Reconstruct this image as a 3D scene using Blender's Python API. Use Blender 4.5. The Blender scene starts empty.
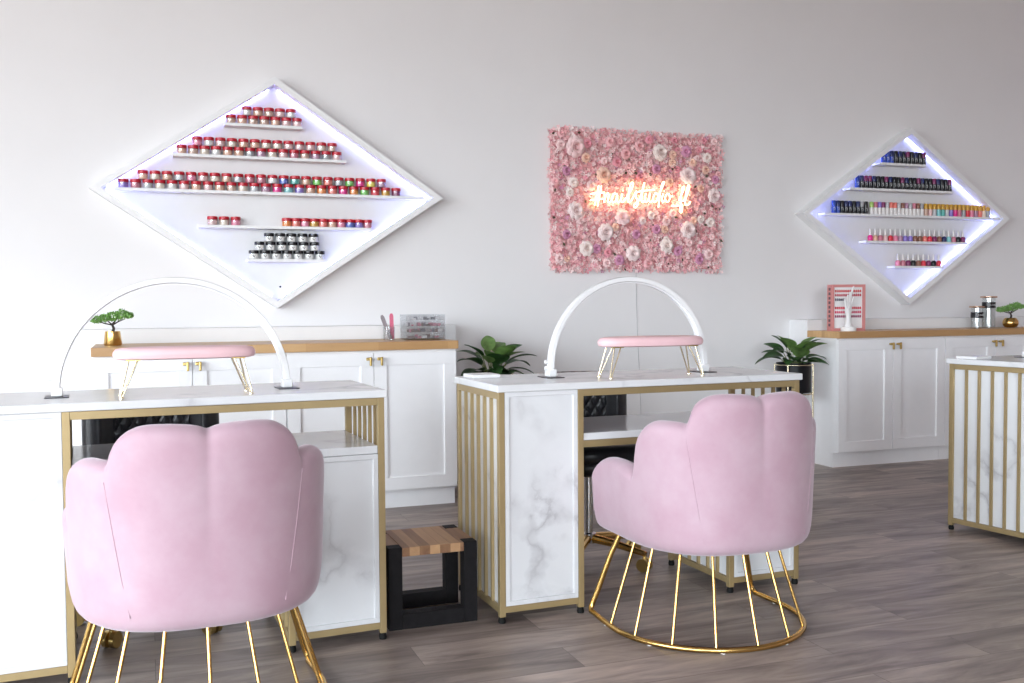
import bpy, bmesh, math, random
from mathutils import Vector, Matrix, Euler
PI = math.pi
rad = math.radians
random.seed(7)
scene = bpy.context.scene
C = scene.collection

# ------------------------------------------------------------------ camera, world, light, exposure
cam_d = bpy.data.cameras.new('camera')
cam = bpy.data.objects.new('camera', cam_d)
C.objects.link(cam)
cam_d.sensor_width = 36.0
cam_d.lens = 990.0 / 1024.0 * 36.0
cam_d.clip_start = 0.05
def camera_matrix(yaw, pitch, roll, loc):
    r0 = Vector((math.cos(yaw), -math.sin(yaw), 0)); d0 = Vector((0, 0, -1)); f0 = Vector((math.sin(yaw), math.cos(yaw), 0))
    cp, sp = math.cos(pitch), math.sin(pitch)
    r1 = r0; d1 = cp * d0 - sp * f0; f1 = sp * d0 + cp * f0
    cr, sr = math.cos(roll), math.sin(roll)
    r2 = cr * r1 - sr * d1; d2 = sr * r1 + cr * d1
    m = Matrix((r2, -d2, -f1)).transposed().to_4x4()
    m.translation = loc
    return m
cam.matrix_world = camera_matrix(rad(20.168), rad(2.211), rad(-0.396), Vector((0, 0, 1.1)))
scene.camera = cam

world = bpy.data.worlds.new('daylight'); scene.world = world; world.use_nodes = True
wbg = world.node_tree.nodes['Background']
# overcast sky above the horizon, darker street below it
_wt = world.node_tree
_tc = _wt.nodes.new('ShaderNodeTexCoord'); _sp = _wt.nodes.new('ShaderNodeSeparateXYZ'); _rp = _wt.nodes.new('ShaderNodeValToRGB')
_mr = _wt.nodes.new('ShaderNodeMapRange'); _mr.inputs['From Min'].default_value = -1; _mr.inputs['From Max'].default_value = 1
_wt.links.new(_tc.outputs['Generated'], _sp.inputs[0]); _wt.links.new(_sp.outputs['Z'], _mr.inputs['Value']); _wt.links.new(_mr.outputs[0], _rp.inputs['Fac'])
_e = _rp.color_ramp.elements
_e[0].position = .47; _e[0].color = (.28, .275, .27, 1); _e[1].position = .52; _e[1].color = (.70, .76, .82, 1)
_x = _e.new(.75); _x.color = (.885, .95, 1, 1)
_wt.links.new(_rp.outputs[0], wbg.inputs['Color']); wbg.inputs['Strength'].default_value = 20.0

ROOM_L, ROOM_R, ROOM_F, ROOM_B, ROOM_H = -6.0, 8.6, -6.5, 5.85, 4.0
def portal(loc, rot, sx, sy):
    l = bpy.data.lights.new('window_daylight_portal', 'AREA'); l.shape = 'RECTANGLE'; l.size = sx; l.size_y = sy
    l.cycles.is_portal = True
    o = bpy.data.objects.new('window_daylight_portal', l); o.location = loc; o.rotation_euler = rot; C.objects.link(o)
portal((ROOM_L, -1.65, 1.72), (0, -PI / 2, 0), 3.15, 9.1)
portal((-2.5, ROOM_F, 1.75), (PI / 2, 0, 0), 6.2, 3.3)

scene.view_settings.view_transform = 'Standard'
scene.view_settings.look = 'None'
scene.view_settings.gamma = 1.0
scene.view_settings.use_curve_mapping = False
scene.view_settings.exposure = 0.04
scene.cycles.max_bounces = 10
scene.cycles.diffuse_bounces = 6
scene.cycles.caustics_reflective = False
scene.cycles.caustics_refractive = False
scene.cycles.sample_clamp_indirect = 6.0

# ------------------------------------------------------------------ materials
def new_mat(name):
    m = bpy.data.materials.new(name); m.use_nodes = True
    nt = m.node_tree; b = nt.nodes['Principled BSDF']
    return m, nt, b
def N(nt, t, **kw):
    n = nt.nodes.new(t)
    for k, v in kw.items():
        if k in n.inputs: n.inputs[k].default_value = v
        else: setattr(n, k, v)
    return n
def plain(name, col, rough=.5, metal=0, noise=0.04, scale=18, bump=0, **kw):
    m, nt, b = new_mat(name)
    tc = N(nt, 'ShaderNodeTexCoord'); nz = N(nt, 'ShaderNodeTexNoise', Scale=scale, Detail=4)
    nt.links.new(tc.outputs['Object'], nz.inputs['Vector'])
    r = N(nt, 'ShaderNodeValToRGB')
    r.color_ramp.elements[0].color = tuple(max(0, c * (1 - noise)) for c in col) + (1,)
    r.color_ramp.elements[1].color = tuple(min(1, c * (1 + noise)) for c in col) + (1,)
    r.color_ramp.elements[0].position = .3; r.color_ramp.elements[1].position = .7
    nt.links.new(nz.outputs['Fac'], r.inputs['Fac']); nt.links.new(r.outputs['Color'], b.inputs['Base Color'])
    b.inputs['Roughness'].default_value = rough; b.inputs['Metallic'].default_value = metal
    for k, v in kw.items(): b.inputs[k].default_value = v
    if bump:
        bp = N(nt, 'ShaderNodeBump', Strength=bump, Distance=.002); nt.links.new(nz.outputs['Fac'], bp.inputs['Height'])
        nt.links.new(bp.outputs['Normal'], b.inputs['Normal'])
    return m
def emis(name, col, strength):
    m, nt, b = new_mat(name)
    b.inputs['Base Color'].default_value = col + (1,)
    b.inputs['Emission Color'].default_value = col + (1,); b.inputs['Emission Strength'].default_value = strength
    return m
def glass(name, col=(1, 1, 1), rough=.02, alpha=.1):
    """thin clear sheet: mostly see-through with a glossy film"""
    m, nt, b = new_mat(name)
    nt.nodes.remove(b)
    tr = N(nt, 'ShaderNodeBsdfTransparent'); tr.inputs['Color'].default_value = col + (1,)
    gl = N(nt, 'ShaderNodeBsdfGlossy'); gl.inputs['Roughness'].default_value = rough
    mx = N(nt, 'ShaderNodeMixShader'); mx.inputs[0].default_value = alpha
    out = nt.nodes['Material Output']
    nt.links.new(tr.outputs[0], mx.inputs[1]); nt.links.new(gl.outputs[0], mx.inputs[2]); nt.links.new(mx.outputs[0], out.inputs['Surface'])
    return m
def marble():
    m, nt, b = new_mat('white_marble')
    tc = N(nt, 'ShaderNodeTexCoord')
    oi = N(nt, 'ShaderNodeObjectInfo')
    ad = N(nt, 'ShaderNodeVectorMath', operation='ADD')
    nt.links.new(tc.outputs['Object'], ad.inputs[0]); nt.links.new(oi.outputs['Location'], ad.inputs[1])
    n1 = N(nt, 'ShaderNodeTexNoise', Scale=2.2, Detail=6, Roughness=.6)
    nt.links.new(ad.outputs[0], n1.inputs['Vector'])
    mx = N(nt, 'ShaderNodeVectorMath', operation='MULTIPLY_ADD'); mx.inputs[1].default_value = (.38, .38, .38)
    nt.links.new(n1.outputs['Color'], mx.inputs[0]); nt.links.new(ad.outputs[0], mx.inputs[2])
    n2 = N(nt, 'ShaderNodeTexNoise', Scale=1.9, Detail=3, Roughness=.5)
    nt.links.new(mx.outputs[0], n2.inputs['Vector'])
    # thin veins where noise is near .5
    sb = N(nt, 'ShaderNodeMath', operation='SUBTRACT'); sb.inputs[1].default_value = .5
    ab = N(nt, 'ShaderNodeMath', operation='ABSOLUTE')
    nt.links.new(n2.outputs['Fac'], sb.inputs[0]); nt.links.new(sb.outputs[0], ab.inputs[0])
    r = N(nt, 'ShaderNodeValToRGB'); e = r.color_ramp.elements
    e[0].position = 0; e[0].color = (1, 1, 1, 1); e[1].position = .035; e[1].color = (0, 0, 0, 1)
    x = e.new(.008); x.color = (.55, .55, .55, 1)
    nt.links.new(ab.outputs[0], r.inputs['Fac'])
    n3 = N(nt, 'ShaderNodeTexNoise', Scale=3.0, Detail=2)
    nt.links.new(ad.outputs[0], n3.inputs['Vector'])
    r3 = N(nt, 'ShaderNodeValToRGB'); r3.color_ramp.elements[0].position = .45; r3.color_ramp.elements[1].position = .68
    nt.links.new(n3.outputs['Fac'], r3.inputs['Fac'])
    mu = N(nt, 'ShaderNodeMath', operation='MULTIPLY'); nt.links.new(r.outputs['Color'], mu.inputs[0]); nt.links.new(r3.outputs['Color'], mu.inputs[1])
    # broad soft grey clouds
    n4 = N(nt, 'ShaderNodeTexNoise', Scale=4.5, Detail=5, Distortion=1.5)
    nt.links.new(ad.outputs[0], n4.inputs['Vector'])
    r4 = N(nt, 'ShaderNodeValToRGB'); r4.color_ramp.elements[0].position = .52; r4.color_ramp.elements[1].position = .85
    nt.links.new(n4.outputs['Fac'], r4.inputs['Fac'])
    m4 = N(nt, 'ShaderNodeMath', operation='MULTIPLY_ADD'); m4.inputs[1].default_value = .15
    nt.links.new(r4.outputs['Color'], m4.inputs[0])
    m5 = N(nt, 'ShaderNodeMath', operation='MULTIPLY'); m5.inputs[1].default_value = .75
    nt.links.new(mu.outputs[0], m5.inputs[0]); nt.links.new(m5.outputs[0], m4.inputs[2])
    cm = N(nt, 'ShaderNodeMix', data_type='RGBA')
    cm.inputs['A'].default_value = (.68, .685, .70, 1); cm.inputs['B'].default_value = (.36, .35, .37, 1)
    nt.links.new(m4.outputs[0], cm.inputs['Factor']); nt.links.new(cm.outputs['Result'], b.inputs['Base Color'])
    b.inputs['Roughness'].default_value = .18
    return m
def floor_mat():
    m, nt, b = new_mat('grey_brown_plank_floor')
    tc = N(nt, 'ShaderNodeTexCoord')
    br = N(nt, 'ShaderNodeTexBrick')
    br.offset = .37; br.inputs['Scale'].default_value = 1; br.inputs['Mortar Size'].default_value = .0012
    br.inputs['Brick Width'].default_value = 1.22; br.inputs['Row Height'].default_value = .18; br.inputs['Bias'].default_value = 0
    br.inputs['Color1'].default_value = (0, 0, 0, 1); br.inputs['Color2'].default_value = (1, 1, 1, 1); br.inputs['Mortar'].default_value = (.5, .5, .5, 1)
    nt.links.new(tc.outputs['Object'], br.inputs['Vector'])
    mp = N(nt, 'ShaderNodeMapping'); mp.inputs['Scale'].default_value = (1.3, 7, 1)
    nt.links.new(tc.outputs['Object'], mp.inputs['Vector'])
    # shift the grain per plank
    sh = N(nt, 'ShaderNodeVectorMath', operation='MULTIPLY_ADD'); sh.inputs[1].default_value = (7, 3, 5)
    nt.links.new(br.outputs['Color'], sh.inputs[0]); nt.links.new(mp.outputs[0], sh.inputs[2])
    g = N(nt, 'ShaderNodeTexNoise', Scale=1.5, Detail=8, Roughness=.62, Distortion=.8); nt.links.new(sh.outputs[0], g.inputs['Vector'])
    r = N(nt, 'ShaderNodeValToRGB'); e = r.color_ramp.elements
    e[0].position = .28; e[0].color = (.135, .105, .094, 1); e[1].position = .75; e[1].color = (.56, .46, .395, 1)
    x = e.new(.5); x.color = (.31, .252, .224, 1)
    nt.links.new(g.outputs['Fac'], r.inputs['Fac'])
    mp2 = N(nt, 'ShaderNodeMapping'); mp2.inputs['Scale'].default_value = (3, 60, 1); nt.links.new(tc.outputs['Object'], mp2.inputs['Vector'])
    f = N(nt, 'ShaderNodeTexNoise', Scale=1.5, Detail=4); nt.links.new(mp2.outputs[0], f.inputs['Vector'])
    mr = N(nt, 'ShaderNodeMapRange'); mr.inputs['To Min'].default_value = .84; mr.inputs['To Max'].default_value = 1.14
    nt.links.new(f.outputs['Fac'], mr.inputs['Value'])
    v = N(nt, 'ShaderNodeVectorMath', operation='SCALE'); nt.links.new(r.outputs['Color'], v.inputs[0]); nt.links.new(mr.outputs[0], v.inputs['Scale'])
    # per-plank tone
    mr2 = N(nt, 'ShaderNodeMapRange'); mr2.inputs['To Min'].default_value = .8; mr2.inputs['To Max'].default_value = 1.18
    nt.links.new(br.outputs['Color'], mr2.inputs['Value'])
    v2 = N(nt, 'ShaderNodeVectorMath', operation='SCALE'); nt.links.new(v.outputs[0], v2.inputs[0]); nt.links.new(mr2.outputs[0], v2.inputs['Scale'])
    mm = N(nt, 'ShaderNodeMix', data_type='RGBA'); mm.inputs['B'].default_value = (.05, .042, .042, 1)
    ms = N(nt, 'ShaderNodeMath', operation='MULTIPLY'); ms.inputs[1].default_value = .6
    nt.links.new(br.outputs['Fac'], ms.inputs[0]); nt.links.new(ms.outputs[0], mm.inputs['Factor']); nt.links.new(v2.outputs[0], mm.inputs['A'])
    nt.links.new(mm.outputs['Result'], b.inputs['Base Color'])
    b.inputs['Roughness'].default_value = .42
    bp = N(nt, 'ShaderNodeBump', Strength=.15, Distance=.002); nt.links.new(f.outputs['Fac'], bp.inputs['Height']); nt.links.new(bp.outputs['Normal'], b.inputs['Normal'])
    return m
def strip_wood(name, c1, c2, bw, rh, axis='x', rough=.4):
    m, nt, b = new_mat(name)
    tc = N(nt, 'ShaderNodeTexCoord'); mp0 = N(nt, 'ShaderNodeMapping')
    if axis == 'y': mp0.inputs['Rotation'].default_value = (0, 0, PI / 2)
    nt.links.new(tc.outputs['Object'], mp0.inputs['Vector'])
    br = N(nt, 'ShaderNodeTexBrick'); br.offset = .43; br.inputs['Scale'].default_value = 1; br.inputs['Mortar Size'].default_value = .0006
    br.inputs['Brick Width'].default_value = bw; br.inputs['Row Height'].default_value = rh
    br.inputs['Color1'].default_value = (0, 0, 0, 1); br.inputs['Color2'].default_value = (1, 1, 1, 1)
    nt.links.new(mp0.outputs[0], br.inputs['Vector'])
    mp = N(nt, 'ShaderNodeMapping'); mp.inputs['Scale'].default_value = (3, 40, 30); nt.links.new(mp0.outputs[0], mp.inputs['Vector'])
    g = N(nt, 'ShaderNodeTexNoise', Scale=1.2, Detail=6, Distortion=.6); nt.links.new(mp.outputs[0], g.inputs['Vector'])
    mr = N(nt, 'ShaderNodeMath', operation='MULTIPLY_ADD'); mr.inputs[1].default_value = .45
    nt.links.new(g.outputs['Fac'], mr.inputs[0])
    ms = N(nt, 'ShaderNodeMath', operation='MULTIPLY'); ms.inputs[1].default_value = .6; nt.links.new(br.outputs['Color'], ms.inputs[0])
    nt.links.new(ms.outputs[0], mr.inputs[2])
    mx = N(nt, 'ShaderNodeMix', data_type='RGBA'); mx.inputs['A'].default_value = c1 + (1,); mx.inputs['B'].default_value = c2 + (1,)
    nt.links.new(mr.outputs[0], mx.inputs['Factor']); nt.links.new(mx.outputs['Result'], b.inputs['Base Color'])
    b.inputs['Roughness'].default_value = rough
    return m
def velvet():
    m, nt, b = new_mat('pink_velvet')
    tc = N(nt, 'ShaderNodeTexCoord')
    n = N(nt, 'ShaderNodeTexNoise', Scale=5, Detail=5, Roughness=.6); nt.links.new(tc.outputs['Object'], n.inputs['Vector'])
    r = N(nt, 'ShaderNodeValToRGB'); e = r.color_ramp.elements
    e[0].position = .36; e[0].color = (.435, .275, .335, 1); e[1].position = .62; e[1].color = (.485, .34, .40, 1)
    nt.links.new(n.outputs['Fac'], r.inputs['Fac']); nt.links.new(r.outputs['Color'], b.inputs['Base Color'])
    b.inputs['Roughness'].default_value = .75
    b.inputs['Sheen Weight'].default_value = .5; b.inputs['Sheen Roughness'].default_value = .45; b.inputs['Sheen Tint'].default_value = (.97, .93, 1, 1)
    n2 = N(nt, 'ShaderNodeTexNoise', Scale=500, Detail=1); nt.links.new(tc.outputs['Object'], n2.inputs['Vector'])
    bp = N(nt, 'ShaderNodeBump', Strength=.15, Distance=.001); nt.links.new(n2.outputs['Fac'], bp.inputs['Height']); nt.links.new(bp.outputs['Normal'], b.inputs['Normal'])
    return m
def quilt():
    # black leather; the quilting is in the mesh
    return plain('black_leather', (.022, .023, .028), .32, noise=.15, scale=60, bump=.1)
def gold(name, col, rough):
    return plain(name, col, rough, 1.0, noise=.03, scale=30)

M = dict(
    wall=plain('wall_paint', (.80, .785, .79), .85, noise=.012, scale=3),
    bounce_rose=plain('bounce_tint_rose', (.62, .50, .51), .85, noise=.01),  # rose put on the unseen right wall to tint the light it bounces
    ceiling=plain('ceiling_paint', (.50, .48, .48), .9, noise=.01),  # unseen ceiling, greyed so less light bounces onto the upper back wall
    floor=floor_mat(),
    white=plain('white_cabinet_lacquer', (.88, .875, .89), .38, noise=.01),
    panel=plain('display_panel', (.75, .75, .76), .5, noise=.01),
    board=plain('white_board', (.84, .84, .85), .5, noise=.01),
    marble=marble(),
    desk_gold=plain('satin_gold_paint', (.39, .29, .145), .45, .5, noise=.04),
    bright_gold=gold('polished_gold', (.66, .42, .14), .22),
    pale_gold=gold('pale_gold_wire', (.90, .80, .58), .25),
    knob_gold=gold('aged_gold', (.62, .45, .17), .3),
    oak=strip_wood('oak_worktop', (.40, .215, .085), (.66, .42, .20), .38, .03),
    stoolwood=strip_wood('mixed_wood_strips', (.13, .048, .022), (.60, .36, .18), .9, .036, 'y', .58),
    blackwood=plain('black_stained_wood', (.008, .007, .008), .7, noise=.3, scale=40, bump=.1, **{'Specular IOR Level': .18}),
    rubber=plain('black_rubber', (.006, .006, .006), .7, **{'Specular IOR Level': .2}),
    leather=quilt(),
    velvet=velvet(),
    seam=plain('dusty_pink_seam', (.5, .24, .32), .8),
    cushion=plain('pink_vinyl', (.80, .53, .56), .42, noise=.02),
    plastic=plain('white_plastic', (.80, .80, .81), .3, noise=.01),
    lampface=plain('frosted_lamp_strip', (.9, .9, .92), .4, noise=.005),
    blacksteel=plain('dark_steel', (.06, .06, .07), .35, .8),
    chrome=plain('chrome', (.6, .6, .62), .15, 1),
    pot=plain('black_planter', (.008, .008, .010), .35, **{'Specular IOR Level': .25}),
    soil=plain('dark_soil', (.03, .02, .014), .9, noise=.5, scale=80, bump=.5),
    leaf=plain('leaf_green', (.06, .155, .045), .36, noise=.45, scale=16),
    leaf_light=plain('leaf_light_green', (.23, .38, .12), .4, noise=.4, scale=16),
    stem=plain('stem_green', (.20, .26, .08), .5),
    needle=plain('bonsai_green', (.20, .40, .10), .6, noise=.4, scale=60),
    bark=plain('dark_bark', (.035, .026, .02), .8, noise=.3, scale=80, bump=.6),
    acrylic=glass('clear_acrylic', (.95, .96, .97), .1, .14),
    jarglass=glass('clear_glass', (.96, .98, .98), .05, .12),
    window=glass('window_glass', (.98, .99, .99), .02, .03),
    red=plain('red_lid', (.50, .012, .03), .3),
    blk=plain('black_cap', (.008, .008, .011), .25),
    paper=plain('white_label', (.8, .8, .8), .6),
    led=emis('led_strip_light', (.40, .45, 1.0), 18.0),
    neon=emis('warm_neon_tube', (1.0, .68, .34), 8.5),
    statue=plain('white_resin', (.85, .84, .84), .4, noise=.01),
    pinkframe=plain('rose_pink_frame', (.62, .24, .23), .4),
    rosegold=gold('rose_gold_lid', (.72, .50, .36), .25),
    cord=plain('grey_cord', (.42, .42, .43), .5),
    backing=plain('flower_backing', (.72, .36, .37), .9, noise=.3, scale=40),
)

# ------------------------------------------------------------------ mesh helpers
class MB:
    def __init__(s): s.bm = bmesh.new()
    def box(s, x0, x1, y0, y1, z0, z1, bev=0, mat=None):
        vs = [s.bm.verts.new(p) for p in ((x0,y0,z0),(x1,y0,z0),(x1,y1,z0),(x0,y1,z0),(x0,y0,z1),(x1,y0,z1),(x1,y1,z1),(x0,y1,z1))]
        fs = [s.bm.faces.new([vs[i] for i in f]) for f in ((3,2,1,0),(4,5,6,7),(0,1,5,4),(1,2,6,5),(2,3,7,6),(3,0,4,7))]
        if bev:
            es = list({e for f in fs for e in f.edges})
            bmesh.ops.bevel(s.bm, geom=es, offset=bev, segments=2, affect='EDGES', profile=.5)
        if mat is not None: bmesh.ops.transform(s.bm, matrix=mat, verts=vs)
        return s
    def prism(s, poly, z0, z1, mat=None):   # poly in xy (ccw), extruded along z, then transformed
        a = [s.bm.verts.new((p[0], p[1], z0)) for p in poly]; b = [s.bm.verts.new((p[0], p[1], z1)) for p in poly]
        n = len(poly)
        s.bm.faces.new(a[::-1]); s.bm.faces.new(b)
        for i in range(n): s.bm.faces.new((a[i], a[(i+1)%n], b[(i+1)%n], b[i]))
        if mat is not None: bmesh.ops.transform(s.bm, matrix=mat, verts=a + b)
        return s
    def tube(s, pts, r, seg=10, closed=False, ell=None):
        pts = [Vector(p) for p in pts]; n = len(pts); rings = []
        up = None
        for i, p in enumerate(pts):
            if closed: t = (pts[(i+1)%n] - pts[i-1])
            else: t = (pts[min(i+1, n-1)] - pts[max(i-1, 0)])
            t.normalize()
            if up is None:
                up = Vector((0,0,1)) if abs(t.z) < .9 else Vector((1,0,0))
            u = (up - t * up.dot(t)).normalized(); up = u; v = t.cross(u)
            rr = r[i] if isinstance(r, (list, tuple)) else r
            ea, eb = ell if ell else (1, 1)
            rings.append([s.bm.verts.new(p + u * math.cos(2*PI*k/seg) * rr * ea + v * math.sin(2*PI*k/seg) * rr * eb) for k in range(seg)])
        m = n if closed else n - 1
        for i in range(m):
            a, b = rings[i], rings[(i+1)%n]
            for k in range(seg): s.bm.faces.new((a[k], a[(k+1)%seg], b[(k+1)%seg], b[k]))
        if not closed:
            s.bm.faces.new(rings[0][::-1]); s.bm.faces.new(rings[-1])
        return s
    def lathe(s, prof, cx=0, cy=0, seg=24):  # prof [(r,z)...]; r=0 makes a pole
        rings = []
        for r, z in prof:
            if r <= 1e-6: rings.append([s.bm.verts.new((cx, cy, z))])
            else: rings.append([s.bm.verts.new((cx + r*math.cos(2*PI*k/seg), cy + r*math.sin(2*PI*k/seg), z)) for k in range(seg)])
        for a, b in zip(rings, rings[1:]):
            for k in range(seg):
                k2 = (k+1) % seg
                if len(a) == 1 and len(b) == 1: continue
                if len(a) == 1: s.bm.faces.new((a[0], b[k2], b[k]))
                elif len(b) == 1: s.bm.faces.new((a[k], a[k2], b[0]))
                else: s.bm.faces.new((a[k], a[k2], b[k2], b[k]))
        return s
    def grid(s, rows, closeu=False):
        vr = [[s.bm.verts.new(p) for p in row] for row in rows]
        for a, b in zip(vr, vr[1:]):
            n = len(a)
            for k in range(n if closeu else n - 1): s.bm.faces.new((a[k], a[(k+1)%n], b[(k+1)%n], b[k]))
        return vr
    def mesh(s, name, mat, smooth=False, fix=True):
        if fix: bmesh.ops.recalc_face_normals(s.bm, faces=s.bm.faces[:])
        me = bpy.data.meshes.new(name); s.bm.to_mesh(me); s.bm.free()
        for m in (mat if isinstance(mat, (list, tuple)) else [mat]): me.materials.append(m)
        if smooth:
            for p in me.polygons: p.use_smooth = True
            try: me.set_sharp_from_angle(angle=rad(smooth if smooth is not True else 50))
            except Exception: pass
        return me
    def build(s, name, mat, parent=None, smooth=False, loc=None, rot=None, fix=True):
        o = bpy.data.objects.new(name, s.mesh(name, mat, smooth, fix)); C.objects.link(o)
        if parent is not None: o.parent = parent
        if loc is not None: o.location = loc
        if rot is not None: o.rotation_euler = rot
        return o
def put(me, name, parent=None, loc=None, rot=None, scale=None):
    o = bpy.data.objects.new(name, me); C.objects.link(o)
    if parent is not None: o.parent = parent
    if loc is not None: o.location = loc
    if rot is not None: o.rotation_euler = rot
    if scale is not None: o.scale = scale
    return o
def tag(o, label, cat, group=None, kind=None):
    o['label'] = label; o['category'] = cat
    if group: o['group'] = group
    if kind: o['kind'] = kind
    return o
def thing(name, label, cat, loc=(0,0,0), rz=0, group=None):
    o = bpy.data.objects.new(name, None); C.objects.link(o); o.empty_display_size = .05
    o.location = loc; o.rotation_euler = (0, 0, rz)
    return tag(o, label, cat, group)
def struct(o, label, cat):
    o['kind'] = 'structure'; return tag(o, label, cat)
def copy_tree(o, parent=None):
    c = o.copy(); C.objects.link(c); c.parent = parent
    for ch in list(o.children): copy_tree(ch, c)
    return c

# ------------------------------------------------------------------ the room
def panel_with_holes(mb, axis, pos, thick, a0, a1, z0, z1, holes):
    # wall slab on plane axis=pos; holes [(a0,a1,z0,z1)] sorted along a
    def bx(p0, p1, q0, q1):
        if p1 - p0 < 1e-4 or q1 - q0 < 1e-4: return
        if axis == 'x': mb.box(min(pos, pos+thick), max(pos, pos+thick), p0, p1, q0, q1)
        else: mb.box(p0, p1, min(pos, pos+thick), max(pos, pos+thick), q0, q1)
    cur = a0
    for h in holes:
        bx(cur, h[0], z0, z1); bx(h[0], h[1], z0, h[2]); bx(h[0], h[1], h[3], z1); cur = h[1]
    bx(cur, a1, z0, z1)
L_, R_, F_, B_, H_ = ROOM_L, ROOM_R, ROOM_F, ROOM_B, ROOM_H
struct(MB().box(L_, R_, F_, B_, -.1, 0).build('floor', M['floor']), 'grey brown wood plank floor', 'floor')
struct(MB().box(L_-.15, R_+.15, F_-.15, B_+.15, H_, H_+.1).build('ceiling', M['ceiling']), 'unseen grey ceiling, darkened to cut bounce on the upper wall', 'ceiling')
struct(MB().box(L_-.15, R_+.15, B_, B_+.15, 0, H_).build('wall_back', M['wall']), 'plain light grey back wall carrying the displays', 'wall')
struct(MB().box(R_, R_+.15, F_, B_, 0, H_).build('wall_right', M['bounce_rose']), 'unseen right wall, coloured rose to tint the bounce light', 'wall')
WL = [(-6.2, -4.0, .15, 3.3), (-3.9, -1.7, .15, 3.3), (-1.6, .6, .15, 3.3), (.7, 2.9, .15, 3.3)]
w = MB(); panel_with_holes(w, 'x', L_, -.15, F_, B_, 0, H_, WL)
struct(w.build('wall_left', M['wall']), 'left wall with large shop windows', 'wall')
WF = [(-5.6, -3.4, .1, 3.4), (-2.0, .6, .1, 3.4)]
w = MB(); panel_with_holes(w, 'y', F_, -.15, L_-.15, R_+.15, 0, H_, WF)
struct(w.build('wall_front', M['wall']), 'front wall with large shop windows behind the camera', 'wall')
wi = 1
for (a0, a1, z0, z1) in WL:
    m = MB(); t = .04
    for (p0, p1, q0, q1) in ((a0, a1, z0, z0+t), (a0, a1, z1-t, z1), (a0, a0+t, z0, z1), (a1-t, a1, z0, z1)):
        m.box(L_-.10, L_-.04, p0, p1, q0, q1)
    o = struct(m.build('window_%d' % wi, M['plastic']), 'tall shop window in the left wall', 'window'); wi += 1
    MB().box(L_-.075, L_-.065, a0+t, a1-t, z0+t, z1-t).build('pane', M['window'], o)
for (a0, a1, z0, z1) in WF:
    m = MB(); t = .04
    for (p0, p1, q0, q1) in ((a0, a1, z0, z0+t), (a0, a1, z1-t, z1), (a0, a0+t, z0, z1), (a1-t, a1, z0, z1)):
        m.box(p0, p1, F_-.10, F_-.04, q0, q1)
    o = struct(m.build('window_%d' % wi, M['plastic']), 'tall shop window in the front wall', 'window'); wi += 1
    MB().box(a0+t, a1-t, F_-.075, F_-.065, z0+t, z1-t).build('pane', M['window'], o)
# low boxed ledges behind the cabinets
struct(MB().box(-.36, 1.72, 5.65, B_, 0, .976, .003).build('trim_1', M['board']), 'low boxed white ledge behind the left cabinets', 'ledge')
struct(MB().box(4.222, 7.2, 5.65, B_, 0, .972, .003).build('trim_2', M['board']), 'low boxed white ledge behind the right cabinets', 'ledge')
# baseboard between the ledges
struct(MB().box(1.72, 4.222, B_-.012, B_, 0, .09).build('baseboard_back', M['board']), 'low white baseboard on the back wall', 'baseboard')

# ------------------------------------------------------------------ cabinets
def cabinet(x0, x1, yf, yb, label, group):
    """two-door base unit; front of the doors at yf"""
    t = thing('base_cabinet', label, 'cabinet', (x0, yf, 0), 0, group)
    W = x1 - x0; D = yb - yf
    MB().box(0, W, .02, D, .10, .855, .001).build('body', M['white'], t)
    MB().box(.0, W, .055, D, 0, .10).build('toe_kick', M['white'], t)
    hw = W / 2
    for k in (0, 1):
        a, b = (.0015 + k*hw, hw*(k+1) - .0015); zl, zh = .105, .843
        m = MB(); s = .068
        m.box(a, b, 0, .019, zl, zl+s, .0012).box(a, b, 0, .019, zh-s, zh, .0012)
        m.box(a, a+s, 0, .019, zl+s, zh-s, .0012).box(b-s, b, 0, .019, zl+s, zh-s, .0012)
        m.box(a+s, b-s, .010, .019, zl+s, zh-s)
        d = m.build('door', M['white'], t)
        hx = (b - .028) if k == 0 else (a + .028)
        h = MB(); z = .80
        h.box(hx-.006, hx+.006, -.028, -.001, z+.006, z+.018, .002)
        h.box(hx-.017, hx+.010, -.034, -.024, z+.004, z+.020, .003)
        h.box(hx+.001, hx+.013, -.036, -.024, z-.024, z+.022, .003)
        h.build('handle', M['knob_gold'], d)
    return t
cabinet(-.255, .659, 5.16, 5.645, 'white two-door cabinet left of its twin, under the small gold potted bonsai', 'white cabinets under the left worktop')
cabinet(.661, 1.572, 5.16, 5.645, 'white two-door cabinet nearest the stool, under the clear drawer box', 'white cabinets under the left worktop')
cabinet(4.228, 5.112, 5.325, 5.645, 'white two-door cabinet beside the black planter, under the pink display box', 'white cabinets under the right worktop')
cabinet(5.114, 6.00, 5.325, 5.645, 'white two-door cabinet partly hidden behind the rightmost marble desk', 'white cabinets under the right worktop')
tag(MB().box(-.262, 1.58, 5.145, 5.645, .856, .90, .002).build('worktop', M['oak']), 'light oak butcher block worktop on the left cabinets', 'worktop')
tag(MB().box(4.220, 6.10, 5.31, 5.645, .856, .90, .002).build('worktop', M['oak']), 'brown oak butcher block worktop on the right cabinets', 'worktop')

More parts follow.
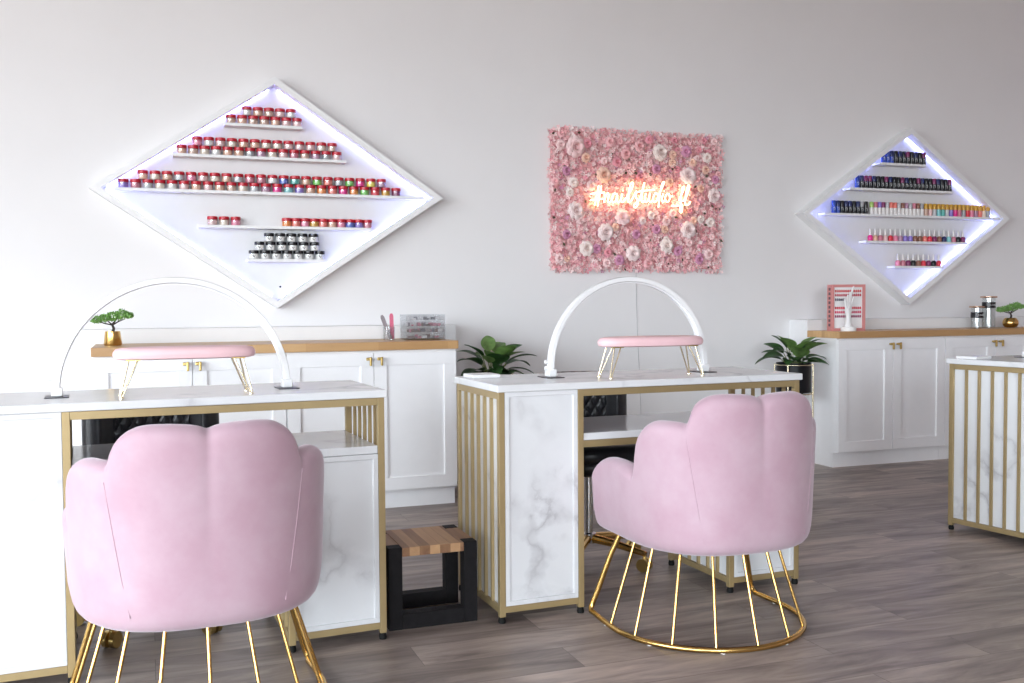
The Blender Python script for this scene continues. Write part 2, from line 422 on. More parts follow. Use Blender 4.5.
# ------------------------------------------------------------------ marble desks
def framed_panel(x0, x1, y, z0, z1, parent, name='marble_panel'):
    """front marble panel with a slim raised border, facing -y at y"""
    b = .016
    m = MB(); m.box(x0, x1, y, y+.012, z0, z0+b, .001).box(x0, x1, y, y+.012, z1-b, z1, .001)
    m.box(x0, x0+b, y, y+.012, z0+b, z1-b, .001).box(x1-b, x1, y, y+.012, z0+b, z1-b, .001)
    m.box(x0+b, x1-b, y+.007, y+.012, z0+b, z1-b)
    return m.build(name, M['marble'], parent)
def desk(loc, rz, label, W=1.214, D=.45, pl=.303, pr=.30, extra=None):
    t = thing('manicure_desk', label, 'desk', loc, rz, 'marble and gold manicure desks')
    P = .0215; H = .797; zs = .64
    MB().box(-.008, W+.008, -.010, D+.012, H, H+.025, .003).build('tabletop', M['marble'], t)
    # posts with feet
    for x in (0, pl-P, W-pr, W-P):
        for y in (0, D-P):
            top = H if x in (0, pl-P, W-P) else zs - .027
            o = MB().box(x, x+P, y, y+P, .022, top-.0005, .001).build('post', M['desk_gold'], t)
            MB().lathe([(0, 0), (.012, 0), (.013, .008), (.010, .0225), (0, .0225)], x+P/2, y+P/2, 12).build('rubber_foot', M['rubber'], o, True)
    g = .0004
    def rail(x0, x1, y0, y1, z0, z1): MB().box(x0+g, x1-g, y0+g, y1-g, z0, z1, .001).build('rail', M['desk_gold'], t)
    for (a, b) in ((0, pl), (W-pr, W)):
        rail(a+P, b-P, .002, P-.002, .035, .057); rail(a+P, b-P, D-P+.002, D-.002, .035, .057)
        rail(a, a+P, P, D-P, .035, .057); rail(b-P, b, P, D-P, .035, .057)
    rail(0, P, P, D-P, H-.025, H-.001); rail(W-P, W, P, D-P, H-.025, H-.001)
    rail(pl, W-P, 0, P, H-.025, H-.001); rail(pl, W-P, D-P, D, H-.025, H-.001)
    rail(pl, W-pr, .002, P, zs-.050, zs-.026)
    # shelf slab
    MB().box(pl+.001, W-P-.001, .004, D-.004, zs-.0255, zs, .002).build('shelf', M['marble'], t)
    # pedestal boxes of marble board
    zb = .058
    MB().box(P*.55, pl-P*.55, .014, D-.014, zb, H-.001).build('pedestal_box', M['marble'], t)
    MB().box(W-pr+P*.55, W-P*.55, .014, D-.014, zb, zs-.026).build('pedestal_box', M['marble'], t)
    framed_panel(P+.001, pl-P-.001, .001, zb, H-.001, t)
    framed_panel(W-pr+P+.001, W-P-.001, .001, zb, zs-.027, t)
    # slats
    n = 5
    for (x, s, zt) in ((0, 1, H-.025), (pl-P, -1, H-.001), (W-pr, 1, zs-.027), (W-P, -1, H-.025)):
        for k in range(n):
            y = P + (D - 2*P) * (k+1) / (n+1)
            xx = (x+.001, x+.012) if s == 1 else (x+P-.012, x+P-.001)
            MB().box(xx[0], xx[1], y-.0055, y+.0055, .0575, zt-.0005).build('slat', M['desk_gold'], t)
    return t
DESK1 = ((-.510, 3.092, 0), rad(3.2)); DESK2 = ((1.113, 3.166, 0), rad(1.5)); DESK3 = ((3.655, 3.27, 0), rad(8))
desk(*DESK1, label='leftmost white marble desk with gold frame behind the left pink chair', W=1.228, pl=.293, pr=.318)
desk(*DESK2, label='middle white marble desk with slatted gold side beside the small stool', W=1.244, pl=.320, pr=.318)
desk(*DESK3, label='rightmost marble desk with gold slats cut by the right frame edge')

# ------------------------------------------------------------------ pink shell chairs
def shell_foot(phi, a=.325, b=.36):
    """outer footprint: phi 0 = back (-y), +-pi/2 = sides, straight arms beyond"""
    n = 2.5
    c, s = math.cos(phi), math.sin(phi)
    r = (abs(s/a)**n + abs(c/b)**n) ** (-1/n)
    return Vector((r*s, -r*c))
def pink_chair(loc, rz, label):
    t = thing('velvet_chair', label, 'chair', loc, rz, 'pink shell back chairs')
    # path of the outer footprint, by arc from right arm front to left arm front
    path = []
    NA, NB = 10, 84
    yf = .215
    for i in range(NA): path.append(Vector((.325, yf - yf*i/NA)))
    for i in range(NB+1): path.append(shell_foot(PI/2 - PI*i/NB))
    for i in range(NA): path.append(Vector((-.325, yf*(i+1)/NA)))
    # normalised position: signed arc length from back centre
    mid = len(path)//2; s = [0]*len(path)
    for i in range(mid+1, len(path)): s[i] = s[i-1] + (path[i]-path[i-1]).length
    for i in range(mid-1, -1, -1): s[i] = s[i+1] - (path[i]-path[i+1]).length
    S1, S2, S3 = .245, .447, abs(s[0])   # lobe limits along the arc
    def lobe(sv):
        a = abs(sv)
        if a < S1: u = a/S1; return 0, u, .725, .795 - .0*u, .665
        if a < S2: u = (a-S1)/(S2-S1); return 1, u, .655, .70, .57
        u = (a-S2)/(S3-S2); return 2, u, .555, .595, .44
    def height(sv):
        k, u, hl, hm, hr = lobe(sv)
        if k == 0: pk, base, hm, end = .50, .798, .816, .738
        elif k == 1: pk, base, hm, end = .45, .716, .728, .618
        else: pk, base, hm, end = .45, .540, .576, .45
        if u < pk: w = 1 - u/pk; lo = base
        else: w = (u-pk)/(1-pk); lo = end
        return lo + (hm-lo) * (max(0, 1 - w**2.4)) ** .55
    def bulge(sv):
        k, u, *_ = lobe(sv)
        return math.sqrt(max(0, 1 - (2*u-1)**2))
    zb = .300; rows = []; thick = .085
    for i, p in enumerate(path):
        j0, j1 = max(i-1, 0), min(i+1, len(path)-1)
        tg = (path[j1]-path[j0]).normalized(); nrm = Vector((-tg.y, tg.x))
        if nrm.dot(p) < 0: nrm = -nrm
        if i < NA or i >= len(path)-NA: nrm = Vector((1 if p.x > 0 else -1, 0))
        h = height(s[i]); bl = bulge(s[i])
        fe = min(1, (s[-1]-abs(s[i]))/.035) ; fe = math.sqrt(max(0, 1-(1-fe)**2))   # round the arm front
        ring = []
        H = h - zb
        def pt(off, z, top=0):
            q = p + nrm*off
            return (q.x, q.y, z)
        # outer side from bottom-in, up the outside, over the top, down the inside
        prof = []
        prof.append((-.14, zb+.004)); prof.append((-.085, zb)); prof.append((-.045, zb+.001)); prof.append((-.018, zb+.012)); prof.append((-.004, zb+.036)); prof.append((.002, zb+.08))
        for q in (.3, .45, .6, .75, .86):
            z = zb + H*q
            prof.append((.012*q + .006*bl*q*q - .004*(1-bl)*q*q, z))
        zt = h
        th = thick
        o0 = .012 + .006*bl - .004*(1-bl)
        cx = o0 - th/2
        rr = th/2
        for ang in (20, 45, 70, 90, 110, 135, 160):
            aa = rad(ang)
            prof.append((cx + rr*math.cos(aa), zt - rr*.95 + rr*.95*math.sin(aa)))
        prof.append((cx-rr, zt-rr-.03))
        prof.append((-th-.005, zb+.25 if zt > .56 else zb+.17)); prof.append((-th, zb+.10)); prof.append((-.14, zb+.08))
        cen = sum(x for x, z in prof)/len(prof); cz = (zb+h)/2
        for (off, z) in prof:
            off2 = cen + (off-cen)*(.25+.75*fe) if fe < 1 else off
            z2 = cz + (z-cz)*(.9+.1*fe) if fe < 1 else z
            ring.append(pt(off2, z2))
        rows.append(ring)
    m = MB(); vr = m.grid(rows, closeu=True)
    m.bm.faces.new(vr[0]); m.bm.faces.new(vr[-1][::-1])
    shell = m.build('shell_back', M['velvet'], t, 80)
    sb = shell.modifiers.new('soft', 'SUBSURF'); sb.levels = 1; sb.render_levels = 1
    # seams between centre and side sections
    for sg in (1, -1):
        i = min(range(len(path)), key=lambda q: abs(s[q] - sg*S1))
        pts = []
        j0, j1 = i-1, i+1
        tg = (path[j1]-path[j0]).normalized(); nrm = Vector((-tg.y, tg.x)); nrm = nrm if nrm.dot(path[i]) > 0 else -nrm
        for q in range(13):
            u = q/12; z = zb + .05 + (height(s[i]) - zb - .09)*u
            side = tg * (.05*(1-u)) * (1 if sg > 0 else -1) * -1
            # seam drifts toward the back centre as it goes down
            pp = None
            tgt = s[i] - sg*.055*(1-u)
            jj = min(range(len(path)), key=lambda w_: abs(s[w_]-tgt))
            k2 = jj
            # interpolate along path
            if (s[k2] < tgt and k2 < len(path)-1) : a_, b_ = k2, k2+1
            else: a_, b_ = k2-1, k2
            f = (tgt - s[a_])/(s[b_]-s[a_])
            pp = path[a_].lerp(path[b_], f)
            qn = (z-zb)/(height(tgt)-zb); bl = bulge(tgt)
            off = .012*qn + .006*bl*qn*qn - .004*(1-bl)*qn*qn if qn > .25 else -.002 + .004*qn
            q2 = pp + nrm*(off+.0002)
            pts.append((q2.x, q2.y, z))
        MB().tube(pts, .0015, 6).build('seam', M['velvet'], shell, True)
    # seat cushion and underside
    fp = [shell_foot(2*PI*k/48, .235, .27) for k in range(48)]
    fp = [Vector((v.x, v.y+.02)) for v in fp]
    rows = []
    for sc_, z in ((.9, zb+.02), (1, zb+.04), (1.0, zb+.11), (.97, zb+.135), (.85, zb+.15), (.5, zb+.158), (.05, zb+.16)):
        rows.append([(v.x*sc_, v.y*sc_+.0, z) for v in fp])
    m = MB(); vr = m.grid(rows, closeu=True); m.bm.faces.new(vr[0][::-1]); m.bm.faces.new(vr[-1])
    m.build('seat', M['velvet'], t, 60)
    # gold base: C ring with rising front legs
    R = .340; rt = .0095; zr = rt
    def floor_pt(a):
        if abs(a) <= PI/2: return (R*math.sin(a), -R*math.cos(a), zr)
        yy = min(.20, R*(abs(a)-PI/2)); sx_ = 1 if a > 0 else -1
        return (sx_*(R - .012*(yy/.2)**2), yy, zr)
    pts = [(.235, .13, zb+.02), (.275, .155, .215), (.312, .183, .085), (.326, .194, .040), (.333, .196, .020), (.3365, .188, .012)]
    ring = [floor_pt(rad(a)) for a in range(118, -119, -4)]
    back = [(-x, y, z) for x, y, z in pts[::-1]]
    MB().tube(pts + ring + back, rt, 10).build('base_ring', M['bright_gold'], t, True)
    MB().tube([(.235*math.sin(2*PI*k/32), .235*math.cos(2*PI*k/32), zb+.006) for k in range(32)], .006, 8, closed=True).build('top_ring', M['bright_gold'], t, True)
    for k in range(-4, 5):
        a = rad(23.5*k); q = floor_pt(a)
        MB().tube([(.245*math.sin(a), -.245*math.cos(a), zb+.012), q], .0052, 8).build('spoke', M['bright_gold'], t, True)
    for a in (-100, -60, -20, 20, 60, 100):
        q = floor_pt(rad(a)); MB().lathe([(0, 0), (.008, 0), (.008, .002), (0, .002)], q[0], q[1], 10).build('glide_pad', M['plastic'], t)
    return t
pink_chair((.116, 2.85, 0), rad(2.4), 'left pink velvet chair with gold wire base, back toward the viewer')
pink_chair((1.785, 2.965, 0), 0, 'right pink velvet chair with its whole gold wire base on show')

# ------------------------------------------------------------------ black technician chairs
def tech_chair(loc, rz, label):
    t = thing('swivel_chair', label, 'chair', loc, rz, 'black quilted swivel chairs')
    # backrest: curved pad wrapping the +y side
    R = .30; zc = .665; hh = .135; th = .045
    span = rad(46)
    rows = []
    nu, nv = 200, 48
    for i in range(nu+1):
        a = -span + 2*span*i/nu
        ends = min(1, (1-abs(2*i/nu-1))/.13); e = math.sqrt(max(.0004, 1-(1-ends)**2))
        ring = []
        for j in range(nv + 12):
            if j <= nv: w_, side = 1 - 2*j/nv, -1
            else: w_, side = -1 + 2*(j-nv)/12, 1
            zz = hh*w_*(.72+.28*e); rr = side*th*max(0, 1-abs(w_)**5)**.5*e
            if side < 0 and abs(a) < rad(30):   # diamond quilting on the face toward the desk
                u = a*R/.052; v = (zc+zz)/.072
                q = min(abs(math.sin(PI*(u+v))), abs(math.sin(PI*(u-v))))
                rr -= (.012*q**.5 - .004)*min(1, (1-abs(w_))*6)
            r = R + rr
            ring.append((r*math.sin(a), r*math.cos(a)*.95 - .10, zc+zz))
        rows.append(ring)
    m = MB(); vr = m.grid(rows, closeu=True); m.bm.faces.new(vr[0]); m.bm.faces.new(vr[-1][::-1])
    m.build('backrest', M['leather'], t, True)
    # seat: thick round cushion with ribs
    prof = [(0, .40), (.19, .395), (.235, .405), (.247, .43), (.246, .452), (.240, .457), (.246, .462), (.247, .49), (.235, .515), (.20, .525), (.0, .53)]
    m = MB(); m.lathe(prof, 0, 0, 48)
    m.build('seat', M['leather'], t, 60)
    m = MB()
    for x in (-.1, .1): m.tube([(x, .10, .40), (x, .24, .385), (x, .262, .45), (x, .245, .62)], .011, 8)
    m.build('back_bracket', M['blacksteel'], t, True)
    m = MB(); m.lathe([(0, .39), (.06, .39), (.06, .372), (.026, .365), (.026, .25), (.02, .25), (.02, .13), (.033, .125), (.033, .085), (0, .085)], 0, 0, 20)
    m.build('gas_lift', M['chrome'], t, 40)
    for k in range(5):
        a = rad(20 + 72*k)
        d = Vector((math.cos(a), math.sin(a), 0))
        arm = MB().tube([d*.02+Vector((0,0,.105)), d*.13+Vector((0,0,.095)), d*.25+Vector((0,0,.075)), d*.272+Vector((0,0,.070))], [.020, .017, .013, .012], 8).build('base_arm', M['bright_gold'], t, True)
        c = d*.265; sd = Vector((-d.y, d.x, 0))
        w = MB()
        for o_ in (-.014, .014):
            p0 = c + sd*(o_-.008) + Vector((0,0,.027)); p1 = c + sd*(o_+.008) + Vector((0,0,.027))
            w.tube([p0, p1], .027, 18)
        w.tube([c+Vector((0,0,.03)), c+Vector((0,0,.075))], .008, 8)
        w.build('caster', M['knob_gold'], arm, 40)
    return t
tech_chair((.01, 3.63, 0), rad(2), 'black quilted swivel chair behind the leftmost marble desk')
tech_chair((1.735, 3.80, 0), rad(-3), 'black leather swivel chair on gold casters behind the middle desk')

# ------------------------------------------------------------------ small stool
def small_stool():
    t = thing('footstool', 'small stool with wooden strip top and black square loop frame', 'stool', (.741, 3.232, 0), rad(0))
    W, D, H = .312, .275, .280; b = .045; k = .047
    for y0, y1 in ((0, .05), (D-.05, D)):
        m = MB()
        m.box(0, k, y0, y1, 0, H, .002).box(W-k, W, y0, y1, 0, H, .002).box(k, W-k, y0, y1, 0, .052, .002)
        m.build('leg_frame', M['blackwood'], t)
    m = MB(); m.box(k+.0005, W-k-.0005, .0, D, H-.032, H-.001, .002)
    m.box(0, k-.0003, .0505, D-.0505, H-.032, H-.001, .002).box(W-k+.0003, W, .0505, D-.0505, H-.032, H-.001, .002)
    m.build('seat', M['stoolwood'], t)
small_stool()

# ------------------------------------------------------------------ things on the desks
def dp(desk_, x, y, z=.822):
    (ox, oy, oz), r = desk_
    return (ox + x*math.cos(r) - y*math.sin(r), oy + x*math.sin(r) + y*math.cos(r), z)
def arch_lamp(loc, rz, label, R=.335, ht=.372):
    t = thing('arch_lamp', label, 'lamp', loc, rz, 'white arch lamps')
    zc = ht - R - .006
    pts = [(-R-.0, 0, .004), (-R, 0, zc)] + [(-R*math.cos(PI*k/48), 0, zc + R*math.sin(PI*k/48)) for k in range(1, 48)] + [(R, 0, zc), (R, 0, .004)]
    # flat band section: wide in y, thin radially, rounded
    m = MB(); rows = []
    n = len(pts)
    sec = [(-.009, -.017), (-.011, -.012), (-.011, .012), (-.009, .017), (.006, .017), (.009, .012), (.009, -.012), (.006, -.017)]
    for i, p in enumerate(pts):
        if i < 2: nr = Vector((-1, 0, 0))
        elif i >= n-2: nr = Vector((1, 0, 0))
        else: nr = Vector((p[0], 0, p[2]-zc)).normalized()
        rows.append([tuple(Vector(p) + nr*(-a) + Vector((0, b, 0))) for a, b in sec])
    vr = m.grid(rows, closeu=True); m.bm.faces.new(vr[0]); m.bm.faces.new(vr[-1][::-1])
    m.build('arch', M['plastic'], t, 40)
    # light strip under the arch
    rows = []
    for k in range(4, 45):
        a = PI*k/48; r = R - .0125
        rows.append([(-r*math.cos(a), yy, zc + r*math.sin(a)) for yy in (-.009, .009)] + [(-(r+.003)*math.cos(a), yy, zc + (r+.003)*math.sin(a)) for yy in (.009, -.009)])
    m = MB(); vr = m.grid(rows, closeu=True); m.bm.faces.new(vr[0]); m.bm.faces.new(vr[-1][::-1])
    m.build('light_strip', M['lampface'], t, 40)
    for sx in (-1, 1):
        f = MB().box(sx*R-.034, sx*R+.034, -.05, .05, 0, .0025, .0008).build('base_plate', M['blacksteel'], t)
        MB().box(sx*R-.016, sx*R+.016, -.022, .022, .003, .03, .003).build('bracket', M['plastic'], f)
    for z in (.035, .058):
        k = MB(); k.tube([(-R-.010, -.004, z), (-R-.026, -.004, z)], .0075, 12); k.build('knob', M['plastic'], t, True)
    k = MB(); k.tube([(-R-.0, -.0165, .022), (-R, -.020, .022)], .004, 10); k.build('switch', M['rubber'], t, True)
    return t
def hand_rest(loc, rz, label, W=.42, D=.125):
    t = thing('arm_rest', label, 'arm rest', loc, rz, 'pink manicure arm rests')
    h0, h1 = .113, .152
    # cushion: stadium-like plan, puffy
    rows = []
    n = 48
    def plan(k, s_):
        a = 2*PI*k/n; c, s = math.cos(a), math.sin(a); e = 2.8
        x = (W/2)*abs(c)**(2/e)*(1 if c > 0 else -1); y = (D/2)*abs(s)**(2/e)*(1 if s > 0 else -1)
        return x - (1-s_)*.12*(1 if c > 0 else -1)*min(1, abs(c)*3), y*s_
    for s_, z in ((.80, h0), (.96, h0+.004), (1.0, h0+.014), (.99, h0+.024), (.93, h0+.033), (.78, h1-.002), (.45, h1), (.03, h1+.001)):
        rows.append([plan(k, s_) + (z,) for k in range(n)])
    m = MB(); vr = m.grid(rows, closeu=True); m.bm.faces.new(vr[0][::-1]); m.bm.faces.new(vr[-1])
    m.build('cushion', M['cushion'], t, True)
    for sx in (-1, 1):
        for sy in (-1, 1):
            x0 = sx*.155; x1 = sx*.190; y0 = sy*.035; y1 = sy*.052
            lg = MB()
            lg.tube([(x0-.013, y0, h0-.001), (x1-.003, y1, .006), (x1, y1, .003), (x1+.003, y1, .006), (x0+.013, y0, h0-.001)], .0028, 8)
            lg.tube([(x1, y1, 0), (x1, y1, .003)], .009, 12)
            lg.build('leg', M['pale_gold'], t, True)
            MB().box(x0-.02, x0+.02, y0-.012, y0+.012, h0-.0015, h0+.002).build('mounting_plate', M['knob_gold'], t)
    return t
arch_lamp((.082, 3.350, .822), rad(3.2), 'white arch lamp standing on the leftmost marble desk', .350, .364)
arch_lamp((1.742, 3.43, .822), rad(1), 'white arch lamp standing on the middle marble desk', .33)
hand_rest((.108, 3.25, .822), rad(2.5), 'pink cushioned arm rest on the leftmost desk under the arch lamp', .425)
hand_rest((1.775, 3.315, .822), rad(-1), 'pink cushioned arm rest on the middle desk under the arch lamp', .43)
arch_lamp(dp(DESK3, .70, .30), rad(8), 'white arch lamp with only its left foot in view on the rightmost desk', .33)
for d_, lab in ((DESK2, 'thin white pad on the back left corner of the middle desk'), (DESK3, 'thin white pad on the back left corner of the rightmost desk')):
    x, y, z = dp(d_, .075, .375)
    tag(MB().box(-.055, .055, -.055, .055, 0, .013, .003).build('white_pad', M['plastic'], None, loc=(x, y, z), rot=(0, 0, d_[1])), lab, 'pad')

# ------------------------------------------------------------------ plants
def leaf_mesh(mat, L, W, bend, fold=.25):
    m = MB(); rows = []
    n = 12
    for i in range(n+1):
        u = i/n
        w = W/2 * (math.sin(PI*min(1, u**.8))**.75) * (1 - .15*u) if 0 < u < 1 else .0006
        ang = bend*u
        x = L*(math.sin(ang)/bend if bend else u); z = -L*((1-math.cos(ang))/bend if bend else 0)
        ring = [(x, w*v, z + fold*abs(w*v)) for v in (-1, -.66, -.33, 0, .33, .66, 1)]
        rows.append(ring)
    vr = m.grid(rows)
    geom = bmesh.ops.solidify(m.bm, geom=m.bm.faces[:], thickness=.0008)
    return m.mesh('leaf', mat, True)
def leafy(parent, z0, specs, seedv, mats=('leaf', 'leaf_light')):
    """specs: (azimuth deg, elevation deg, stem length, leaf length, width, bend)"""
    for (az, el, sl, L, W, bend, mi) in specs:
        a, e = rad(az), rad(el)
        d = Vector((math.cos(a)*math.cos(e), math.sin(a)*math.cos(e), math.sin(e)))
        base = Vector((math.cos(a)*.02, math.sin(a)*.02, z0))
        tip = base + d*sl
        lf = put(leaf_mesh(M[mats[mi]], L*1.08, W*1.45, bend*.85), 'leaf', parent, loc=tip)
        lf.rotation_euler = Euler((random.uniform(-.5, .5), -e*.75, a), 'XYZ')
        MB().tube([base - Vector(tip)+Vector((0,0,0)), (base-tip)*.5 + Vector((0, 0, -.004)), (0.002, 0, 0)], .0028, 6).build('stem', M['stem'], lf, True)
        st = lf.children[0]; st.rotation_euler = (0, 0, 0)
        st.matrix_parent_inverse = Euler(lf.rotation_euler).to_matrix().to_4x4().inverted()
def planter(loc, rz, label, specs):
    t = thing('potted_plant', label, 'plant', loc, rz, 'leafy plants in black planters on gold stands')
    r, zt, zb = .112, .70, .505
    MB().lathe([(0, zb), (r-.004, zb), (r, zb+.004), (r, zt), (r-.006, zt), (r-.006, zt-.02), (r-.008, zt-.03)], 0, 0, 40).build('pot', M['pot'], t, 40)
    MB().lathe([(r-.0065, zt-.03), (.06, zt-.022), (0, zt-.018)], 0, 0, 30).build('soil', M['soil'], t)
    s = MB(); rs = .122
    for zz in (zt-.012, zb-.006): s.tube([(rs*math.cos(2*PI*k/40), rs*math.sin(2*PI*k/40), zz) for k in range(40)], .0045, 8, closed=True)
    s.tube([(-rs, 0, zb-.006), (rs, 0, zb-.006)], .0045, 8).tube([(0, -rs, zb-.006), (0, rs, zb-.006)], .0045, 8)
    st = s.build('stand_ring', M['pale_gold'], t, True)
    for k in range(4):
        a = rad(-52 + 90*k); x, y = (rs+.004)*math.cos(a), (rs+.004)*math.sin(a)
        l = MB(); l.tube([(x, y, .004), (x, y, zt-.008)], .0055, 8); l.lathe([(0, 0), (.014, 0), (.014, .006), (.006, .010), (0, .010)], x, y, 12)
        l.build('stand_leg', M['pale_gold'], t, True)
    leafy(t, zt-.02, specs, 1)
    return t
SP2 = [(215, 68, .12, .13, .08, .7, 1), (265, 62, .06, .13, .085, .8, 1), (305, 70, .10, .14, .085, .8, 0), (180, 72, .12, .13, .07, .7, 0), (345, 72, .12, .12, .08, .8, 1), (240, 42, .05, .15, .085, 1.1, 0), (190, 42, .07, .17, .075, 1.3, 0), (170, 30, .08, .18, .07, 1.3, 0), (205, 55, .08, .15, .07, 1.2, 0), (225, 30, .06, .15, .07, 1.2, 0), (250, 60, .08, .12, .075, 1.0, 1), (140, 60, .09, .14, .07, .9, 0),
       (280, 72, .09, .13, .075, .8, 1), (95, 75, .11, .13, .07, .7, 1), (320, 60, .10, .15, .075, 1.0, 1), (10, 62, .10, .14, .07, 1.0, 1), (350, 34, .08, .15, .06, 1.25, 0), (335, 20, .07, .15, .055, 1.1, 0), (30, 40, .09, .14, .07, 1.1, 0), (300, 35, .05, .12, .07, 1.2, 0),
       (60, 60, .09, .14, .065, .9, 0), (265, 35, .04, .11, .07, 1.2, 0), (120, 45, .08, .14, .06, 1.1, 0)]
SP1 = [(265, 62, .07, .15, .10, .9, 0), (300, 70, .10, .14, .09, .8, 1), (225, 58, .09, .15, .085, 1.0, 1), (190, 66, .12, .14, .07, .8, 0), (345, 66, .12, .13, .08, .9, 0), (270, 28, .03, .15, .10, 1.2, 0), (200, 28, .06, .20, .085, 1.5, 0), (185, 50, .08, .17, .08, 1.2, 0), (165, 62, .10, .15, .06, 1.1, 0), (215, 20, .05, .17, .08, 1.4, 0), (240, 70, .09, .12, .07, .9, 1), (285, 40, .03, .16, .10, 1.3, 0), (80, 80, .14, .13, .065, .8, 1), (40, 72, .13, .14, .065, 1.2, 1),
       (330, 62, .09, .14, .085, 1.0, 1), (355, 45, .10, .19, .06, 1.0, 0), (10, 35, .10, .19, .06, 1.3, 0), (345, 24, .07, .18, .055, 1.2, 0), (320, 18, .06, .17, .06, 1.3, 0), (120, 60, .10, .15, .06, 1.1, 0), (250, 35, .05, .14, .08, 1.4, 0)]
planter((3.962, 5.44, 0), 0, 'leafy green plant in a black planter beside the right cabinet', SP2)
planter((1.88, 5.46, 0), rad(8), 'leafy green plant standing behind the back left corner of the middle desk', SP1)

def bonsai(loc, rz, label, potprof, seedv, flip=1, potr=.038, rim=3):
    t = thing('bonsai', label, 'plant', loc, rz, 'small bonsai trees in gold pots')
    rnd = random.Random(seedv)
    MB().lathe(potprof, 0, 0, 32).build('pot', M['bright_gold'], t, 40)
    zt = potprof[rim][1]
    MB().lathe([(potr*.85, zt-.008), (0, zt-.004)], 0, 0, 24).build('soil', M['soil'], t)
    m = MB(); m.tube([(0, 0, zt-.006), (.006*flip, 0, zt+.015), (-.002, 0, zt+.035), (.012*flip, 0, zt+.05)], [.008, .007, .006, .004], 8)
    for (x, z) in ((-.07, .052), (.06, .062), (.03, .07), (-.03, .058)):
        m.tube([(0, 0, zt+.032), (x*.5*flip, 0, zt+z-.012), (x*flip, rnd.uniform(-.01, .01), zt+z)], [.004, .003, .002], 6)
    m.build('trunk', M['bark'], t, True)
    m = MB()
    for (cx, cz, rx, rz_) in ((-.075, .060, .033, .020), (-.035, .066, .035, .022), (.005, .074, .04, .026), (.045, .085, .036, .028), (.075, .080, .026, .016)):
        for q in range(230):
            th, ph = rnd.uniform(0, 2*PI), math.acos(rnd.uniform(-1, 1))
            rr = rnd.uniform(.6, 1)
            c = Vector((cx*flip + rx*rr*math.sin(ph)*math.cos(th), .035*rr*math.sin(ph)*math.sin(th), zt + cz + rz_*rr*math.cos(ph)))
            d = Vector((rnd.uniform(-1, 1), rnd.uniform(-1, 1), rnd.uniform(-.2, 1))).normalized()
            e = d.orthogonal().normalized(); sz = rnd.uniform(.006, .010)
            f = d.cross(e)
            a = m.bm.verts.new(c + e*sz*.5); b = m.bm.verts.new(c - e*sz*.5); cc = m.bm.verts.new(c + d*sz*1.3); g = m.bm.verts.new(c + f*sz*.5)
            m.bm.faces.new((a, b, cc)); m.bm.faces.new((b, g, cc)); m.bm.faces.new((g, a, cc)); m.bm.faces.new((a, g, b))
    m.build('foliage', M['needle'], t, fix=False)
    return t
bonsai((-.170, 5.40, .90), 0, 'small bonsai in a gold pot on the left end of the left worktop', [(0, 0), (.040, 0), (.044, .008), (.036, .072), (.034, .072), (.032, .064)], 3, 1, .036)
bonsai((5.835, 5.46, .90), rad(-15), 'small bonsai in a round gold pot beside the two canisters', [(0, 0), (.026, 0), (.040, .006), (.050, .018), (.054, .034), (.051, .050), (.043, .063), (.036, .070), (.033, .070), (.033, .060)], 5, 1, .038, 7)

# ------------------------------------------------------------------ things on the worktops
def canister(loc, r, h, label):
    t = thing('canister', label, 'canister', loc, 0, 'glass canisters with rose gold lids')
    MB().lathe([(0, 0), (r, 0), (r, h), (r-.003, h), (r-.003, .005), (0, .005)], 0, 0, 28).build('glass_body', M['jarglass'], t, 40)
    MB().lathe([(0, h), (r+.010, h), (r+.012, h+.003), (r+.012, h+.010), (r+.008, h+.013), (0, h+.013)], 0, 0, 32).build('lid', M['rosegold'], t, 40)
    lb = MB().lathe([(r+.0008, h*.50 if h < .17 else h*.66), (r+.0008, h*.78 if h < .17 else h*.86)], 0, 0, 32).build('label', M['blk'], t, True)
    z = h*.64 if h < .17 else h*.76
    m = MB()
    for k in range(7):
        a = rad(-125 + 9*k); p = Vector(((r+.002)*math.cos(a), (r+.002)*math.sin(a), z))
        m.tube([p + Vector((0, 0, -.005)), p + Vector((.002, 0, .004 if k % 2 else .007))], .0009, 5)
    m.build('lettering', M['paper'], lb)
    # contents: cotton pads / sticks
    m = MB(); rnd = random.Random(int(h*1000))
    for k in range(14):
        a = rnd.uniform(0, 2*PI); q = rnd.uniform(0, r*.7)
        m.tube([(q*math.cos(a), q*math.sin(a), .006), (q*math.cos(a+.2), q*math.sin(a+.2), h*rnd.uniform(.6, .85))], .0035, 6)
    m.build('contents', M['paper'], t)
canister((5.565, 5.50, .90), .042, .145, 'shorter glass canister with black label and rose gold lid')
canister((5.672, 5.50, .90), .045, .215, 'taller glass canister with black label and rose gold lid')

